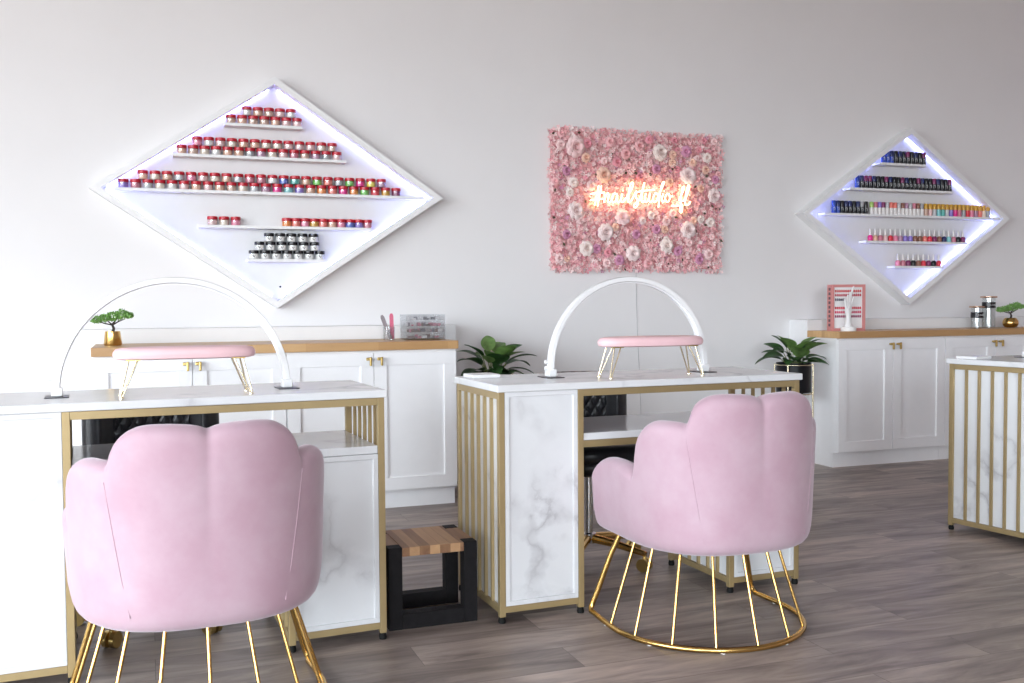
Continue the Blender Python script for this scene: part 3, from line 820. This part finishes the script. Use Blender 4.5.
def display_box():
    t = thing('swatch_display', 'pink framed display box of nail colour swatches on the right worktop', 'display', (4.285, 5.47, .90), rad(-14))
    W, H, D = .235, .31, .075
    m = MB(); b = .018
    m.box(0, W, 0, D, 0, b, .001).box(0, W, 0, D, H-b, H, .001).box(0, b, 0, D, b, H-b, .001).box(W-b, W, 0, D, b, H-b, .001)
    m.build('frame', M['pinkframe'], t)
    MB().box(b, W-b, .012, .02, b, H-b).build('backing_card', M['paper'], t)
    cols = [(.6, .05, .05), (.5, .03, .06), (.10, .08, .12), (.65, .05, .08), (.65, .06, .14), (.35, .06, .14)]
    for r, z in enumerate((.265, .238, .208, .152, .124, .096)):
        mt = plain('swatch_lacquer', cols[r], .2)
        m = MB()
        n = 13
        for k in range(n):
            if r == 2 and k > 4: break
            x = .032 + k*(W-.064)/(n-1)
            m.prism([(x-.0045, -.007), (x+.0045, -.007), (x+.0045, .006), (x, .011), (x-.0045, .006)], 0, .004, Matrix.Translation((0, .0118, z)) @ Matrix.Rotation(PI/2, 4, 'X'))
        m.build('swatch_row', mt, t)
    m = MB()
    for k in range(9):
        z = .03 + k*.03
        m.box(-.003, .001, D*.3, D*.62, z, z+.018, .001)
    m.build('side_window', plain('dark_wine', (.09, .02, .04), .3), t)
display_box()

def hand_statue():
    t = thing('hand_mannequin', 'white mannequin hand standing in front of the pink display box', 'hand model', (4.36, 5.395, .90), rad(10))
    MB().lathe([(0, 0), (.048, 0), (.050, .004), (.050, .022), (.044, .03), (0, .03)], 0, 0, 28).build('base', M['statue'], t, 40)
    bm = bmesh.new(); lay = bm.verts.layers.skin.verify()
    def chain(root, pts):
        prev = root; out = []
        for (p, r) in pts:
            v = bm.verts.new(p); v[lay].radius = (r, r*.85)
            if prev is not None: bm.edges.new((prev, v))
            prev = v; out.append(v)
        return out
    w = chain(None, [((0, 0, .02), .036), ((0, 0, .045), .026), ((0, 0, .08), .018), ((0, 0, .11), .019), ((0, 0, .135), .024)])
    w[0][lay].use_root = True
    palm = w[-1]
    chain(palm, [((-.022, 0, .150), .010), ((-.033, -.004, .172), .0085), ((-.043, -.008, .200), .007), ((-.047, -.010, .218), .005)])   # thumb
    chain(palm, [((-.013, 0, .165), .011), ((-.018, -.002, .19), .0085), ((-.021, -.008, .222), .007), ((-.020, -.014, .242), .005)])   # index
    chain(palm, [((-.001, 0, .170), .011), ((.001, -.002, .198), .0085), ((.004, -.006, .235), .007), ((.008, -.010, .262), .0052)])
    chain(palm, [((.011, 0, .168), .011), ((.017, .001, .20), .0085), ((.024, -.002, .245), .007), ((.030, -.010, .285), .0055), ((.033, -.016, .298), .004)])
    chain(palm, [((.022, .002, .158), .010), ((.032, .002, .185), .0075), ((.038, -.004, .212), .006), ((.040, -.012, .228), .0045)])
    me = bpy.data.meshes.new('hand'); bm.to_mesh(me); bm.free(); me.materials.append(M['statue'])
    o = bpy.data.objects.new('hand', me); C.objects.link(o); o.parent = t
    o.modifiers.new('skin', 'SKIN').use_smooth_shade = True
    s = o.modifiers.new('sub', 'SUBSURF'); s.levels = 2; s.render_levels = 2
hand_statue()

def organizer():
    t = thing('drawer_organizer', 'clear acrylic drawer box of nail supplies on the left worktop', 'organizer', (1.345, 5.36, .90), 0)
    W, D, H = .225, .15, .142; a = .003
    m = MB(); m.box(0, W, 0, D, 0, a).box(0, W, 0, D, H-a, H).box(0, a, 0, D, a, H-a).box(W-a, W, 0, D, a, H-a).box(a, W-a, D-a, D, a, H-a)
    m.build('case', M['acrylic'], t)
    rnd = random.Random(4)
    greys = [plain('mixed_supplies_%s' % n, c, .5) for n, c in (('grey', (.22, .21, .24)), ('pink', (.62, .25, .32)), ('brown', (.26, .17, .16)), ('white', (.75, .73, .73)))]
    for k in range(4):
        z0 = .006 + k*.034; z1 = z0 + .031
        m = MB(); m.box(.005, W-.005, -.002, .001, z0, z1).box(.005, W-.005, .001, D-.006, z0, z0+.002).box(.08*1.1, .12, -.008, -.002, z1-.008, z1-.005)
        d = m.build('drawer', M['acrylic'], t)
        sets = [MB() for _ in greys]
        for q in range(26 if k < 3 else 9):
            x = rnd.uniform(.015, W-.03); y = rnd.uniform(.01, D-.04); s = rnd.uniform(.006, .016)
            ci = rnd.choices(range(4), ([3, 2, 4, 2], [6, 2, 3, 1], [1, 6, 2, 4], [5, 0, 0, 2])[k])[0]
            sets[ci].box(x, x+s*1.5, y, y+s, z0+.0022, z0+.004+rnd.uniform(.006, .018), .001)
        for s_, mt in zip(sets, greys):
            if len(s_.bm.verts): 
                o = s_.build('nail_supplies', mt, d); o['kind'] = 'stuff'
organizer()
def file_cup():
    x, y = 1.255, 5.40
    t = thing('file_cup', 'small clear acrylic cup holding two nail files on left worktop', 'cup', (x, y, .90), 0)
    MB().lathe([(0, 0), (.030, 0), (.032, .002), (.034, .075), (.032, .075), (.030, .005), (0, .005)], 0, 0, 24).build('cup_body', M['acrylic'], t, 40)
    for (px, py, ang, col, lab) in ((-.002, -.004, -24, (.30, .26, .28), 'grey nail file leaning to the left in the clear cup'), (.010, .006, -2, (.70, .16, .26), 'pink nail file standing upright in the clear cup')):
        poly = [(-.008, 0), (.008, 0), (.011, .012), (.011, .128), (.006, .142), (-.006, .142), (-.011, .128), (-.011, .012)]
        mt = Matrix.Rotation(PI/2, 4, 'X')
        o = MB().prism(poly, -.0015, .0015, mt).build('nail_file', plain('nail_file_abrasive', col, .8, noise=.15, scale=200), None, loc=(x+px+.010, y+py, .906), rot=(0, rad(ang*.85), 0))
        tag(o, lab, 'nail file')
file_cup()

# ------------------------------------------------------------------ diamond displays
ORD = ['first', 'second', 'third', 'fourth', 'fifth', 'sixth', 'seventh', 'eighth', 'ninth', 'tenth', 'eleventh', 'twelfth', 'thirteenth', 'fourteenth', 'fifteenth', 'sixteenth', 'seventeenth', 'eighteenth', 'nineteenth', 'twentieth', 'twenty-first', 'twenty-second', 'twenty-third', 'twenty-fourth', 'twenty-fifth', 'twenty-sixth']
YF, YW = 5.75, 5.85
def diamond(xl, xr, zt, zb, label, shelves):
    cx, cz = (xl+xr)/2, (zt+zb)/2; a, b = (xr-xl)/2, (zt-zb)/2
    t = thing('diamond_display', label, 'display shelf', (cx, YW, cz), 0, 'white diamond display shelves')
    d = YW - YF
    L = math.hypot(a, b); w = .034
    # inset distance of the inner diamond
    f = 1 - w*L/(a*b)
    ai, bi = a*f, b*f
    outer = [(a, 0), (0, b), (-a, 0), (0, -b)]; inner = [(ai, 0), (0, bi), (-ai, 0), (0, -bi)]
    m = MB()
    for k in range(4):
        k2 = (k+1) % 4
        o0, o1, i0, i1 = outer[k], outer[k2], inner[k], inner[k2]
        v = [m.bm.verts.new((p[0], yy, p[1])) for yy in (-d, -.0005) for p in (o0, o1, i1, i0)]
        for q in ((0,1,2,3), (7,6,5,4), (0,4,5,1), (1,5,6,2), (2,6,7,3), (3,7,4,0)): m.bm.faces.new([v[j] for j in q])
    bmesh.ops.remove_doubles(m.bm, verts=m.bm.verts[:], dist=.00001)
    m.build('frame', M['board'], t)
    m = MB(); f2 = .999
    m.prism([(p[0]*f2, p[1]*f2) for p in inner], 0, .008, Matrix.Translation((0, -.001, 0)) @ Matrix.Rotation(PI/2, 4, 'X'))
    m.build('back_panel', M['panel'], t)
    # led strips tucked along the inner faces, near the back
    for k in range(4):
        p, q = Vector((inner[k][0], 0, inner[k][1])), Vector((inner[(k+1)%4][0], 0, inner[(k+1)%4][1]))
        cdir = -(p+q).normalized()
        nrm = Vector((-(q-p).z, 0, (q-p).x)).normalized(); nrm = nrm if nrm.dot(p) < 0 else -nrm
        p2 = p.lerp(q, .03) + nrm*.0035; q2 = p.lerp(q, .97) + nrm*.0035
        MB().tube([p2 + Vector((0, -.022, 0)), q2 + Vector((0, -.022, 0))], .0028, 6).build('led_strip', M['led'], t, True)
    for (x0, x1, z) in shelves:
        MB().box(x0-cx, x1-cx, -d+.012, -.0095, z-.016-cz, z-cz, .001).build('shelf', M['board'], t)
    return t
def depth_fit(rows, k): return [(a*k, b*k, 1.1+(z-1.1)*k) for a, b, z in rows]
LS = [(.418, .845, 2.113), (.145, 1.093, 1.933), (-.150, 1.555, 1.737), (.272, 1.236, 1.546), (.531, .966, 1.360)]
RS = [(4.890, 5.310, 2.082), (4.640, 5.560, 1.897), (4.425, 6.010, 1.715), (4.778, 5.700, 1.527), (5.026, 5.470, 1.350)]
LS = depth_fit(LS, 1.005); RS = depth_fit(RS, 1.006)
dl = diamond(-.286, 1.677, 2.387, 1.082, 'large white diamond display of red-lidded jars on the left', LS)
dr = diamond(4.259, 6.127, 2.343, 1.075, 'white diamond display of nail polish bottles lit blue on the right', RS)
MB().tube([(.72-.695, -.004-.0055, -.66+.13), (.72-.695, -.012, -.66+.13)], .006, 10).build('screw', M['rubber'], dl)

PAL = dict(cream=(.78, .66, .56), peach=(.75, .45, .33), white=(.80, .77, .76), blush=(.78, .52, .52), pink=(.80, .25, .38), rose=(.60, .20, .27), mauve=(.45, .25, .36), grey=(.38, .38, .40), teal=(.10, .42, .38),
           blue=(.10, .16, .55), violet=(.28, .20, .60), green=(.20, .60, .12), magenta=(.80, .03, .28), yellow=(.85, .72, .12), orange=(.88, .28, .06), coral=(.85, .22, .18), red=(.70, .03, .06), brown=(.28, .12, .08),
           amber=(.62, .34, .04), navy=(.02, .03, .12), black=(.01, .01, .014), plum=(.22, .03, .12), silver=(.55, .55, .58), nude=(.62, .42, .34), aqua=(.25, .60, .62), cobalt=(.02, .07, .42), lime=(.42, .62, .16))
COLM = {}
def cmat(c):
    if c not in COLM: COLM[c] = plain('%s_lacquer' % c, PAL[c], .3, noise=.05)
    return COLM[c]
MC = {}
def jar_meshes(c, lid):
    k = ('jar', c, lid)
    if k not in MC:
        r, h = .0265, .033
        powder = MB().lathe([(0, .0008), (r-.003, .0008), (r-.0008, .003), (r-.0008, h-.004), (0, h-.004)], 0, 0, 14).mesh('powder', cmat(c), 40)
        k2 = ('lid', lid)
        if k2 not in MC: MC[k2] = MB().lathe([(0, h-.002), (r+.001, h-.002), (r+.0015, h), (r+.0015, .0475), (r-.001, .049), (0, .049)], 0, 0, 14).mesh('lid', M['red'] if lid == 'red' else M['blk'], 40)
        if 'jg' not in MC: MC['jg'] = MB().lathe([(0, 0), (r-.001, 0), (r, .002), (r, h-.003), (r-.004, h-.001)], 0, 0, 14).mesh('glass_body', M['jarglass'], 40)
        MC[k] = (powder, MC[k2], MC['jg'])
    return MC[k]
def label_mesh():
    if 'lab' not in MC:
        m = MB(); r = .0270
        rows = [[(r*math.cos(rad(a)), r*math.sin(rad(a)), z) for a in range(-120, -49, 10)] for z in (.005, .027)]
        m.grid(rows)
        MC['lab'] = m.mesh('label', M['paper'])
        m = MB(); r = .0276
        def P(a, z): return (r*math.cos(rad(a)), r*math.sin(rad(a)), z)
        m.tube([P(-108, .022), P(-92, .010)], .0020, 5).tube([P(-92, .010), P(-76, .022)], .0012, 5)
        MC['mark'] = m.mesh('label_mark', M['blk'])
    return MC['lab'], MC['mark']
def jar(x, y, z, c, lid, label, group):
    t = thing('powder_jar', label, 'jar', (x, y, z), 0, group)
    p, l, g = jar_meshes(c, lid)
    put(g, 'glass_body', t); put(p, 'powder', t); put(l, 'lid', t)
    if lid == 'black':
        lb, mk = label_mesh(); q = put(lb, 'label', t); put(mk, 'label_mark', q)
    return t
def seq(names, n, rnd): return [rnd.choice(names) for _ in range(n)]
rj = random.Random(11)
nat = ['cream', 'peach', 'white', 'blush', 'cream', 'white', 'rose', 'nude', 'peach', 'blush']
def jrow(x0, x1, n, z, cols, lid, where, group, y=5.80):
    for k in range(n):
        x = (x0 + (x1-x0)*k/max(1, n-1))*1.010
        lab = '%s-lidded jar of %s powder, %s from left, %s of left diamond' % (lid, cols[k], ORD[k], where)
        jar(x, y, z+.0003, cols[k], lid, lab, group)
YJ = 5.800
g1 = 'red-lidded jars on the left diamond shelves'
z = LS[0][2]; jrow(.453, .817, 7, z, seq(nat, 7, rj), 'red', 'lower tier, top shelf', g1); jrow(.540, .783, 5, z+.0495, seq(nat, 5, rj), 'red', 'upper tier, top shelf', g1)
z = LS[1][2]; jrow(.190, 1.040, 15, z, seq(nat + ['mauve', 'grey'], 15, rj), 'red', 'lower tier, second shelf', g1); jrow(.272, 1.014, 13, z+.0495, seq(nat + ['pink'], 13, rj), 'red', 'upper tier, second shelf', g1)
low3 = ['violet', 'rose', 'silver', 'cream', 'white', 'blush', 'peach', 'blush', 'peach', 'nude', 'cream', 'silver', 'mauve', 'magenta', 'aqua', 'violet', 'peach', 'orange', 'coral', 'magenta', 'orange', 'green', 'red', 'amber', 'plum', 'yellow', 'orange']
up3 = ['peach', 'cream', 'peach', 'silver', 'pink', 'blush', 'cream', 'peach', 'silver', 'rose', 'rose', 'white', 'blue', 'teal', 'peach', 'green', 'coral', 'grey', 'green', 'magenta', 'yellow', 'mauve', 'magenta']
z = LS[2][2]; ORD += ['twenty-seventh', 'twenty-eighth']
jrow(-.112, 1.387, 25, z, low3[:25], 'red', 'lower tier, widest shelf', g1); jrow(-.012, 1.300, 22, z+.0495, up3[:22], 'red', 'upper tier, widest shelf', g1)
z = LS[3][2]; jrow(.345, .470, 3, z, ['blush', 'cream', 'pink'], 'red', 'left cluster, fourth shelf', g1); jrow(.750, 1.215, 10, z, ['orange', 'coral', 'pink', 'amber', 'coral', 'peach', 'pink', 'blue', 'violet', 'rose'], 'red', 'right cluster, fourth shelf', g1)
g2 = 'black-lidded jars on the lowest left diamond shelf'
z = LS[4][2]
jrow(.565, .935, 7, z, ['white']*7, 'black', 'bottom tier', g2); jrow(.597, .905, 6, z+.0495, ['white']*6, 'black', 'middle tier', g2); jrow(.650, .900, 5, z+.099, ['white']*5, 'black', 'top tier', g2)

def bottle_meshes(kind, body, cap):
    k = (kind, body, cap)
    if k in MC: return MC[k]
    bm_ = cmat(body); cm_ = cmat(cap) if cap in PAL else M[cap]
    if kind == 'square':   # square shouldered bottle with tall cap
        b = MB().lathe([(0, 0), (.0145, 0), (.0155, .003), (.0155, .034), (.012, .040), (.006, .043), (0, .043)], 0, 0, 10).mesh('bottle_body', bm_, 40)
        c = MB().lathe([(0, .0432), (.0115, .0432), (.012, .045), (.0105, .086), (.009, .088), (0, .088)], 0, 0, 10).mesh('cap', cm_, 40)
    elif kind == 'slim':   # round bottle with slim tapering cap
        b = MB().lathe([(0, 0), (.0165, 0), (.018, .003), (.018, .030), (.013, .038), (.006, .041), (0, .041)], 0, 0, 12).mesh('bottle_body', bm_, 40)
        c = MB().lathe([(0, .0412), (.008, .0412), (.0075, .06), (.005, .085), (.003, .087), (0, .087)], 0, 0, 10).mesh('cap', cm_, 40)
    else:
        b = MB().lathe([(0, 0), (.0150, 0), (.0160, .002), (.0160, .046), (.012, .049), (0, .049)], 0, 0, 10).mesh('bottle_body', bm_, 40)
        c = MB().lathe([(0, .0492), (.0140, .0492), (.0145, .051), (.0145, .086), (.013, .088), (0, .088)], 0, 0, 10).mesh('cap', cm_, 40)
    MC[k] = (b, c); return MC[k]
def mark_mesh():
    if 'bm' not in MC:
        m = MB(); r = .0163
        def P(a, z): return (r*math.cos(rad(a)), r*math.sin(rad(a)), z)
        m.tube([P(-125, .036), P(-100, .041), P(-90, .030), P(-96, .020)], .0016, 5)
        MC['bm'] = m.mesh('logo_mark', M['paper'])
    return MC['bm']
def brow(x0, x1, n, z, kind, bodies, caps, where, what, group, y=5.785, mark=False):
    for k in range(n):
        x = (x0 + (x1-x0)*k/max(1, n-1))*1.0095
        b_, c_ = bodies[k % len(bodies)], caps[k % len(caps)]
        t = thing('polish_bottle', what % (b_, c_ if c_ in PAL else '') + ', %s from left, %s of right diamond' % (ORD[k], where), 'nail polish', (x, y, z+.0003), 0, group)
        b, c = bottle_meshes(kind, b_, c_)
        bo = put(b, 'bottle_body', t); put(c, 'cap', t)
        if mark: put(mark_mesh(), 'logo_mark', bo)
def W2(s): return s
z = RS[0][2]; brow(4.925, 5.285, 11, z, 'box', ['cobalt', 'cobalt', 'cobalt'] + ['black']*8, ['cobalt', 'cobalt', 'navy'] + ['black', 'navy', 'black', 'plum']*2, 'top shelf', '%s bottle with %s cap', 'dark bottles on the right diamond', mark=True)
z = RS[1][2]; brow(4.700, 5.525, 24, z, 'box', ['cobalt'] + ['black']*23, ['cobalt', 'navy', 'plum', 'plum'] + ['navy', 'black', 'black', 'plum']*5, 'second shelf', '%s bottle with %s cap', 'dark bottles on the right diamond', mark=True)
z = RS[2][2]; brow(4.500, 4.775, 9, z, 'box', ['cobalt', 'cobalt'] + ['black']*7, ['cobalt', 'navy', 'black', 'navy', 'navy', 'black', 'navy', 'grey', 'black'], 'widest shelf', '%s bottle with %s cap', 'dark bottles on the right diamond', mark=True)
brow(4.825, 5.270, 14, z, 'box', ['white'], ['lime', 'rose', 'violet', 'plum', 'silver', 'coral', 'coral', 'silver', 'brown', 'mauve', 'silver', 'rose', 'brown', 'grey'], 'white row, widest shelf', '%s bottle with %s cap', 'white bottles with coloured caps')
brow(5.308, 5.890, 16, z, 'box', ['nude', 'blush', 'silver', 'aqua', 'teal', 'silver', 'violet', 'magenta', 'rose', 'grey', 'red', 'pink', 'mauve', 'coral', 'cream', 'grey'], ['amber'], 'amber-capped row, widest shelf', '%s bottle with %s cap', 'bottles with amber caps')
z = RS[3][2]; brow(4.815, 5.655, 20, z, 'slim', ['magenta', 'peach', 'rose', 'blush', 'red', 'pink', 'mauve', 'violet', 'violet', 'brown', 'brown', 'coral', 'red', 'plum', 'brown', 'navy', 'aqua', 'rose', 'black', 'plum'], ['white'], 'fourth shelf', '%s bottle with slim %s cap', 'round bottles with slim white caps')
z = RS[4][2]; brow(5.060, 5.430, 9, z, 'slim', ['pink', 'rose', 'plum', 'black', 'brown', 'red', 'plum', 'black', 'red'], ['white'], 'lowest shelf', '%s bottle with slim %s cap', 'round bottles with slim white caps')

# ------------------------------------------------------------------ flower wall
def flower_wall():
    X0, X1, Z0, Z1 = 2.405, 3.640, 1.312, 2.205
    W, H = X1-X0, Z1-Z0
    t = thing('flower_panel', 'rectangular panel covered in pink silk roses behind the neon sign', 'flower wall', (X0, 5.848, Z0), 0)
    MB().box(.01, W-.01, -.018, 0, .01, H-.01).build('backing_board', M['backing'], t)
    rnd = random.Random(21)
    cols = [('petal_pink', (.90, .52, .54)), ('petal_blush', (.93, .68, .68)), ('petal_rose', (.80, .34, .40)), ('petal_pale', (.92, .77, .76)), ('petal_mauve', (.68, .32, .48)), ('petal_peach', (.92, .62, .50)), ('petal_cream', (.92, .80, .76))]
    PM = [plain(n, c, .7, noise=.08, scale=40) for n, c in cols]
    # hydrangea florets: uncountable
    for ci, cnt in ((0, 1900), (1, 1700), (2, 500), (3, 700), (4, 130)):
        m = MB()
        for q in range(cnt):
            x = rnd.uniform(-.012, W+.012); zz = rnd.uniform(-.012, H+.012); y = -rnd.uniform(.016, .052)
            nrm = Vector((rnd.gauss(0, .45), -1, rnd.gauss(0, .45))).normalized()
            u = nrm.orthogonal().normalized(); a0 = rnd.uniform(0, PI)
            u = (Matrix.Rotation(a0, 3, nrm) @ u); v = nrm.cross(u); s = rnd.uniform(.010, .017)
            c = Vector((x, y, zz)); cv = m.bm.verts.new(c)
            for k in range(4):
                d = u*math.cos(PI*k/2) + v*math.sin(PI*k/2); e = u*math.cos(PI*k/2+.55) + v*math.sin(PI*k/2+.55); f = u*math.cos(PI*k/2-.55) + v*math.sin(PI*k/2-.55)
                p1 = m.bm.verts.new(c + e*s*.8 + nrm*s*.28); p2 = m.bm.verts.new(c + d*s*1.15 + nrm*s*.30); p3 = m.bm.verts.new(c + f*s*.8 + nrm*s*.28)
                m.bm.faces.new((cv, p3, p2, p1))
        o = m.build('hydrangea_florets', PM[ci], t, fix=False); o['kind'] = 'stuff'
    # leaves peeking out
    m = MB()
    for q in range(46):
        x = rnd.uniform(0, W); zz = rnd.uniform(0, H); y = -.05
        a = rnd.uniform(0, 2*PI); d = Vector((math.cos(a), -.35, math.sin(a))).normalized(); e = Vector((-math.sin(a), 0, math.cos(a)))
        L = rnd.uniform(.02, .034); w = L*.3; c = Vector((x, y, zz))
        vs = [m.bm.verts.new(p) for p in (c, c+d*L*.5+e*w, c+d*L, c+d*L*.5-e*w)]; m.bm.faces.new(vs)
    o = m.build('leaves', plain('olive_leaf', (.10, .08, .05), .7), t, fix=False); o['kind'] = 'stuff'
    # roses: spiral of cupped petals facing -y
    def rose_mesh(mat, R, layers, seed_):
        rr = random.Random(seed_); m = MB()
        rows = [[(R*.16*math.cos(2*PI*k/10)*f, -R*.42 - g, R*.16*math.sin(2*PI*k/10)*f) for k in range(10)] for f, g in ((1.2, -R*.3), (1, 0), (.5, R*.06), (.05, R*.03))]
        vr = m.grid(rows, closeu=True)
        for L in range(layers):
            f = (L+1)/layers; n = 4 + L; rad_ = R*(.22+.78*f); off = rr.uniform(0, 6)
            for k in range(n):
                a = off + 2*PI*k/n; span = 2*PI/n*.80
                g = []
                for i in range(4):
                    u = i/3; row = []
                    for j in range(5):
                        v = (j/4*2-1); ang = a + v*span*(.65+.35*math.sin(PI*min(1, u+.25)))
                        edge = 1 - .16*u*abs(v)**2.2
                        rr_ = rad_*(.45+.55*u)*edge
                        dep = R*(.42 - .44*f**1.3) + R*.52*(u**.8)*(1-f*.45)*edge - R*.22*max(0, u-.66)*f*3
                        row.append((rr_*math.cos(ang), -dep, rr_*math.sin(ang)))
                    g.append(row)
                m.grid(g)
        return m.mesh('rose', mat, 80, fix=False)
    protos = {}
    def rose(x, zz, R, ci, yy=.045):
        k = (ci, rnd.randint(0, 1))
        if k not in protos: protos[k] = rose_mesh(PM[ci], 1.0, 5, ci*7+k[1])
        o = put(protos[k], 'rose', t, (x, -yy, zz), (rnd.uniform(-.2, .2), rnd.uniform(0, 2*PI), rnd.uniform(-.2, .2)), (R, R, R))
    placed = []
    # positions read as fractions of the panel
    big = [(.13, .87, .066, 1), (.62, .86, .055, 6), (.79, .70, .058, 3), (.95, .56, .048, 3), (.13, .42, .056, 3), (.30, .27, .056, 3), (.46, .12, .050, 3), (.79, .30, .056, 3), (.19, .15, .050, 6), (.29, .68, .052, 5), (.40, .38, .050, 1), (.66, .18, .048, 6)]
    med = [(.19, .80, .034, 5), (.70, .85, .030, 5), (.82, .80, .030, 5), (.90, .75, .032, 5), (.22, .60, .036, 1), (.22, .45, .030, 5), (.45, .64, .030, 5), (.36, .31, .028, 5), (.87, .61, .030, 5), (.66, .36, .034, 1), (.65, .30, .030, 5), (.87, .38, .030, 6), (.93, .36, .036, 6), (.08, .70, .034, 4), (.08, .25, .034, 4), (.25, .15, .034, 4), (.38, .07, .038, 4), (.60, .30, .034, 4), (.48, .26, .034, 4), (.73, .14, .034, 4), (.86, .08, .036, 4), (.78, .88, .040, 4), (.96, .68, .030, 4), (.60, .74, .036, 4), (.50, .68, .028, 2), (.20, .90, .034, 2), (.37, .78, .036, 2), (.12, .62, .036, 6), (.10, .55, .030, 6), (.66, .22, .030, 6), (.57, .40, .030, 3), (.52, .36, .028, 3), (.91, .84, .036, 6), (.92, .12, .038, 1), (.50, .90, .040, 0), (.42, .84, .040, 0), (.56, .95, .030, 2), (.05, .88, .036, 1), (.68, .65, .032, 5), (.31, .05, .032, 1), (.55, .05, .034, 0), (.04, .08, .034, 1), (.33, .92, .036, 0), (.70, .42, .030, 1)]
    for (fx, fz, R, ci) in big: rose(fx*W, fz*H, R*1.08, ci, .052); placed.append((fx*W, fz*H, R))
    for (fx, fz, R, ci) in med: rose(fx*W, fz*H, R, ci, .048); placed.append((fx*W, fz*H, R))
    tries = 0
    while len(placed) < 98 and tries < 3000:
        tries += 1
        x, zz, R = rnd.uniform(.02, W-.02), rnd.uniform(.02, H-.02), rnd.uniform(.020, .030)
        if all(math.hypot(x-a, zz-b) > (R+c)*.85 for a, b, c in placed):
            rose(x, zz, R, rnd.choice([0, 0, 1, 2, 5, 1]), .044); placed.append((x, zz, R))
flower_wall()

# neon sign: strokes on a sheet 118 x 48 units (1 unit = 1/9.31 of .00713 m)
def neon():
    t = thing('neon_sign', 'warm white neon script sign in front of the pink flower panel', 'neon sign', (2.640, 5.752, 1.870), 0)
    sx, sz = .000773, .000675
    def spline(pts, n=7):
        P = [Vector((p[0], p[1], 0)) for p in pts]; out = []
        P = [P[0]] + P + [P[-1]]
        for i in range(1, len(P)-2):
            for k in range(n):
                u = k/n
                out.append(.5*((2*P[i]) + (-P[i-1]+P[i+1])*u + (2*P[i-1]-5*P[i]+4*P[i+1]-P[i+2])*u*u + (-P[i-1]+3*P[i]-3*P[i+1]+P[i+2])*u**3))
        out.append(P[-2]); return out
    def stroke(name, *paths):
        m = MB()
        for pts in paths:
            if len(pts) == 2: s = [Vector((*pts[0], 0)), Vector((*pts[1], 0))]
            else: s = spline(pts)
            m.tube([(p.x*sx, 0, -p.y*sz + p.x*.0000285) for p in s], .0036, 6)
        m.build(name, M['neon'], t, True)
    stroke('hash_symbol', [(88, 40), (52, 225)], [(112, 45), (76, 235)], [(15, 118), (140, 105)], [(10, 180), (125, 165)])
    stroke('letter_n', [(138, 110), (142, 150), (136, 200), (148, 140), (170, 112), (178, 130), (172, 190), (186, 200), (205, 180)], )
    stroke('letter_a', [(255, 125), (228, 118), (208, 160), (214, 198), (240, 190), (258, 130), (254, 185), (268, 200), (290, 180)])
    stroke('letter_i', [(300, 120), (292, 185), (304, 200), (325, 178)], [(309, 88), (310, 94)])
    stroke('letter_l', [(325, 178), (372, 110), (402, 40), (396, 12), (378, 40), (360, 130), (356, 185), (368, 202), (388, 185)])
    stroke('letter_s', [(388, 185), (425, 110), (436, 100), (428, 150), (446, 190), (440, 235), (420, 250), (410, 228), (440, 200), (462, 180)])
    stroke('letter_t', [(462, 180), (500, 60), (508, 15), (492, 90), (482, 180), (494, 202), (515, 180)], [(440, 104), (520, 90), (600, 84)])
    stroke('letter_u', [(522, 118), (512, 175), (522, 202), (545, 180), (560, 120), (554, 180), (566, 202), (585, 185)])
    stroke('letter_d', [(636, 130), (612, 118), (592, 160), (600, 200), (622, 190), (650, 120), (690, 30), (694, 8), (676, 30), (652, 150), (648, 195), (640, 250)], )
    stroke('letter_i', [(684, 122), (676, 185), (688, 200), (704, 182)], [(697, 92), (698, 98)])
    stroke('letter_o', [(742, 122), (718, 128), (706, 165), (718, 200), (742, 190), (752, 150), (740, 124), (752, 150), (775, 146)])
    stroke('underscore', [(765, 238), (835, 238)])
    stroke('letter_f', [(835, 190), (868, 120), (888, 70), (884, 52), (868, 80), (856, 190), (848, 290), (864, 300), (868, 240), (852, 205), (880, 190), (900, 180)])
    stroke('letter_l', [(900, 180), (930, 90), (940, 50), (926, 46), (906, 120), (896, 200), (906, 232), (930, 226), (950, 200)])
neon()
tag(MB().tube([(3.02, 5.846, 1.32), (3.022, 5.845, 1.1), (3.03, 5.846, .9), (3.045, 5.845, .6), (3.055, 5.846, .35), (3.06, 5.842, .02)], .0014, 6).build('power_cord', M['cord'], None, True), 'thin grey cord hanging down the wall below the flower panel', 'cord')
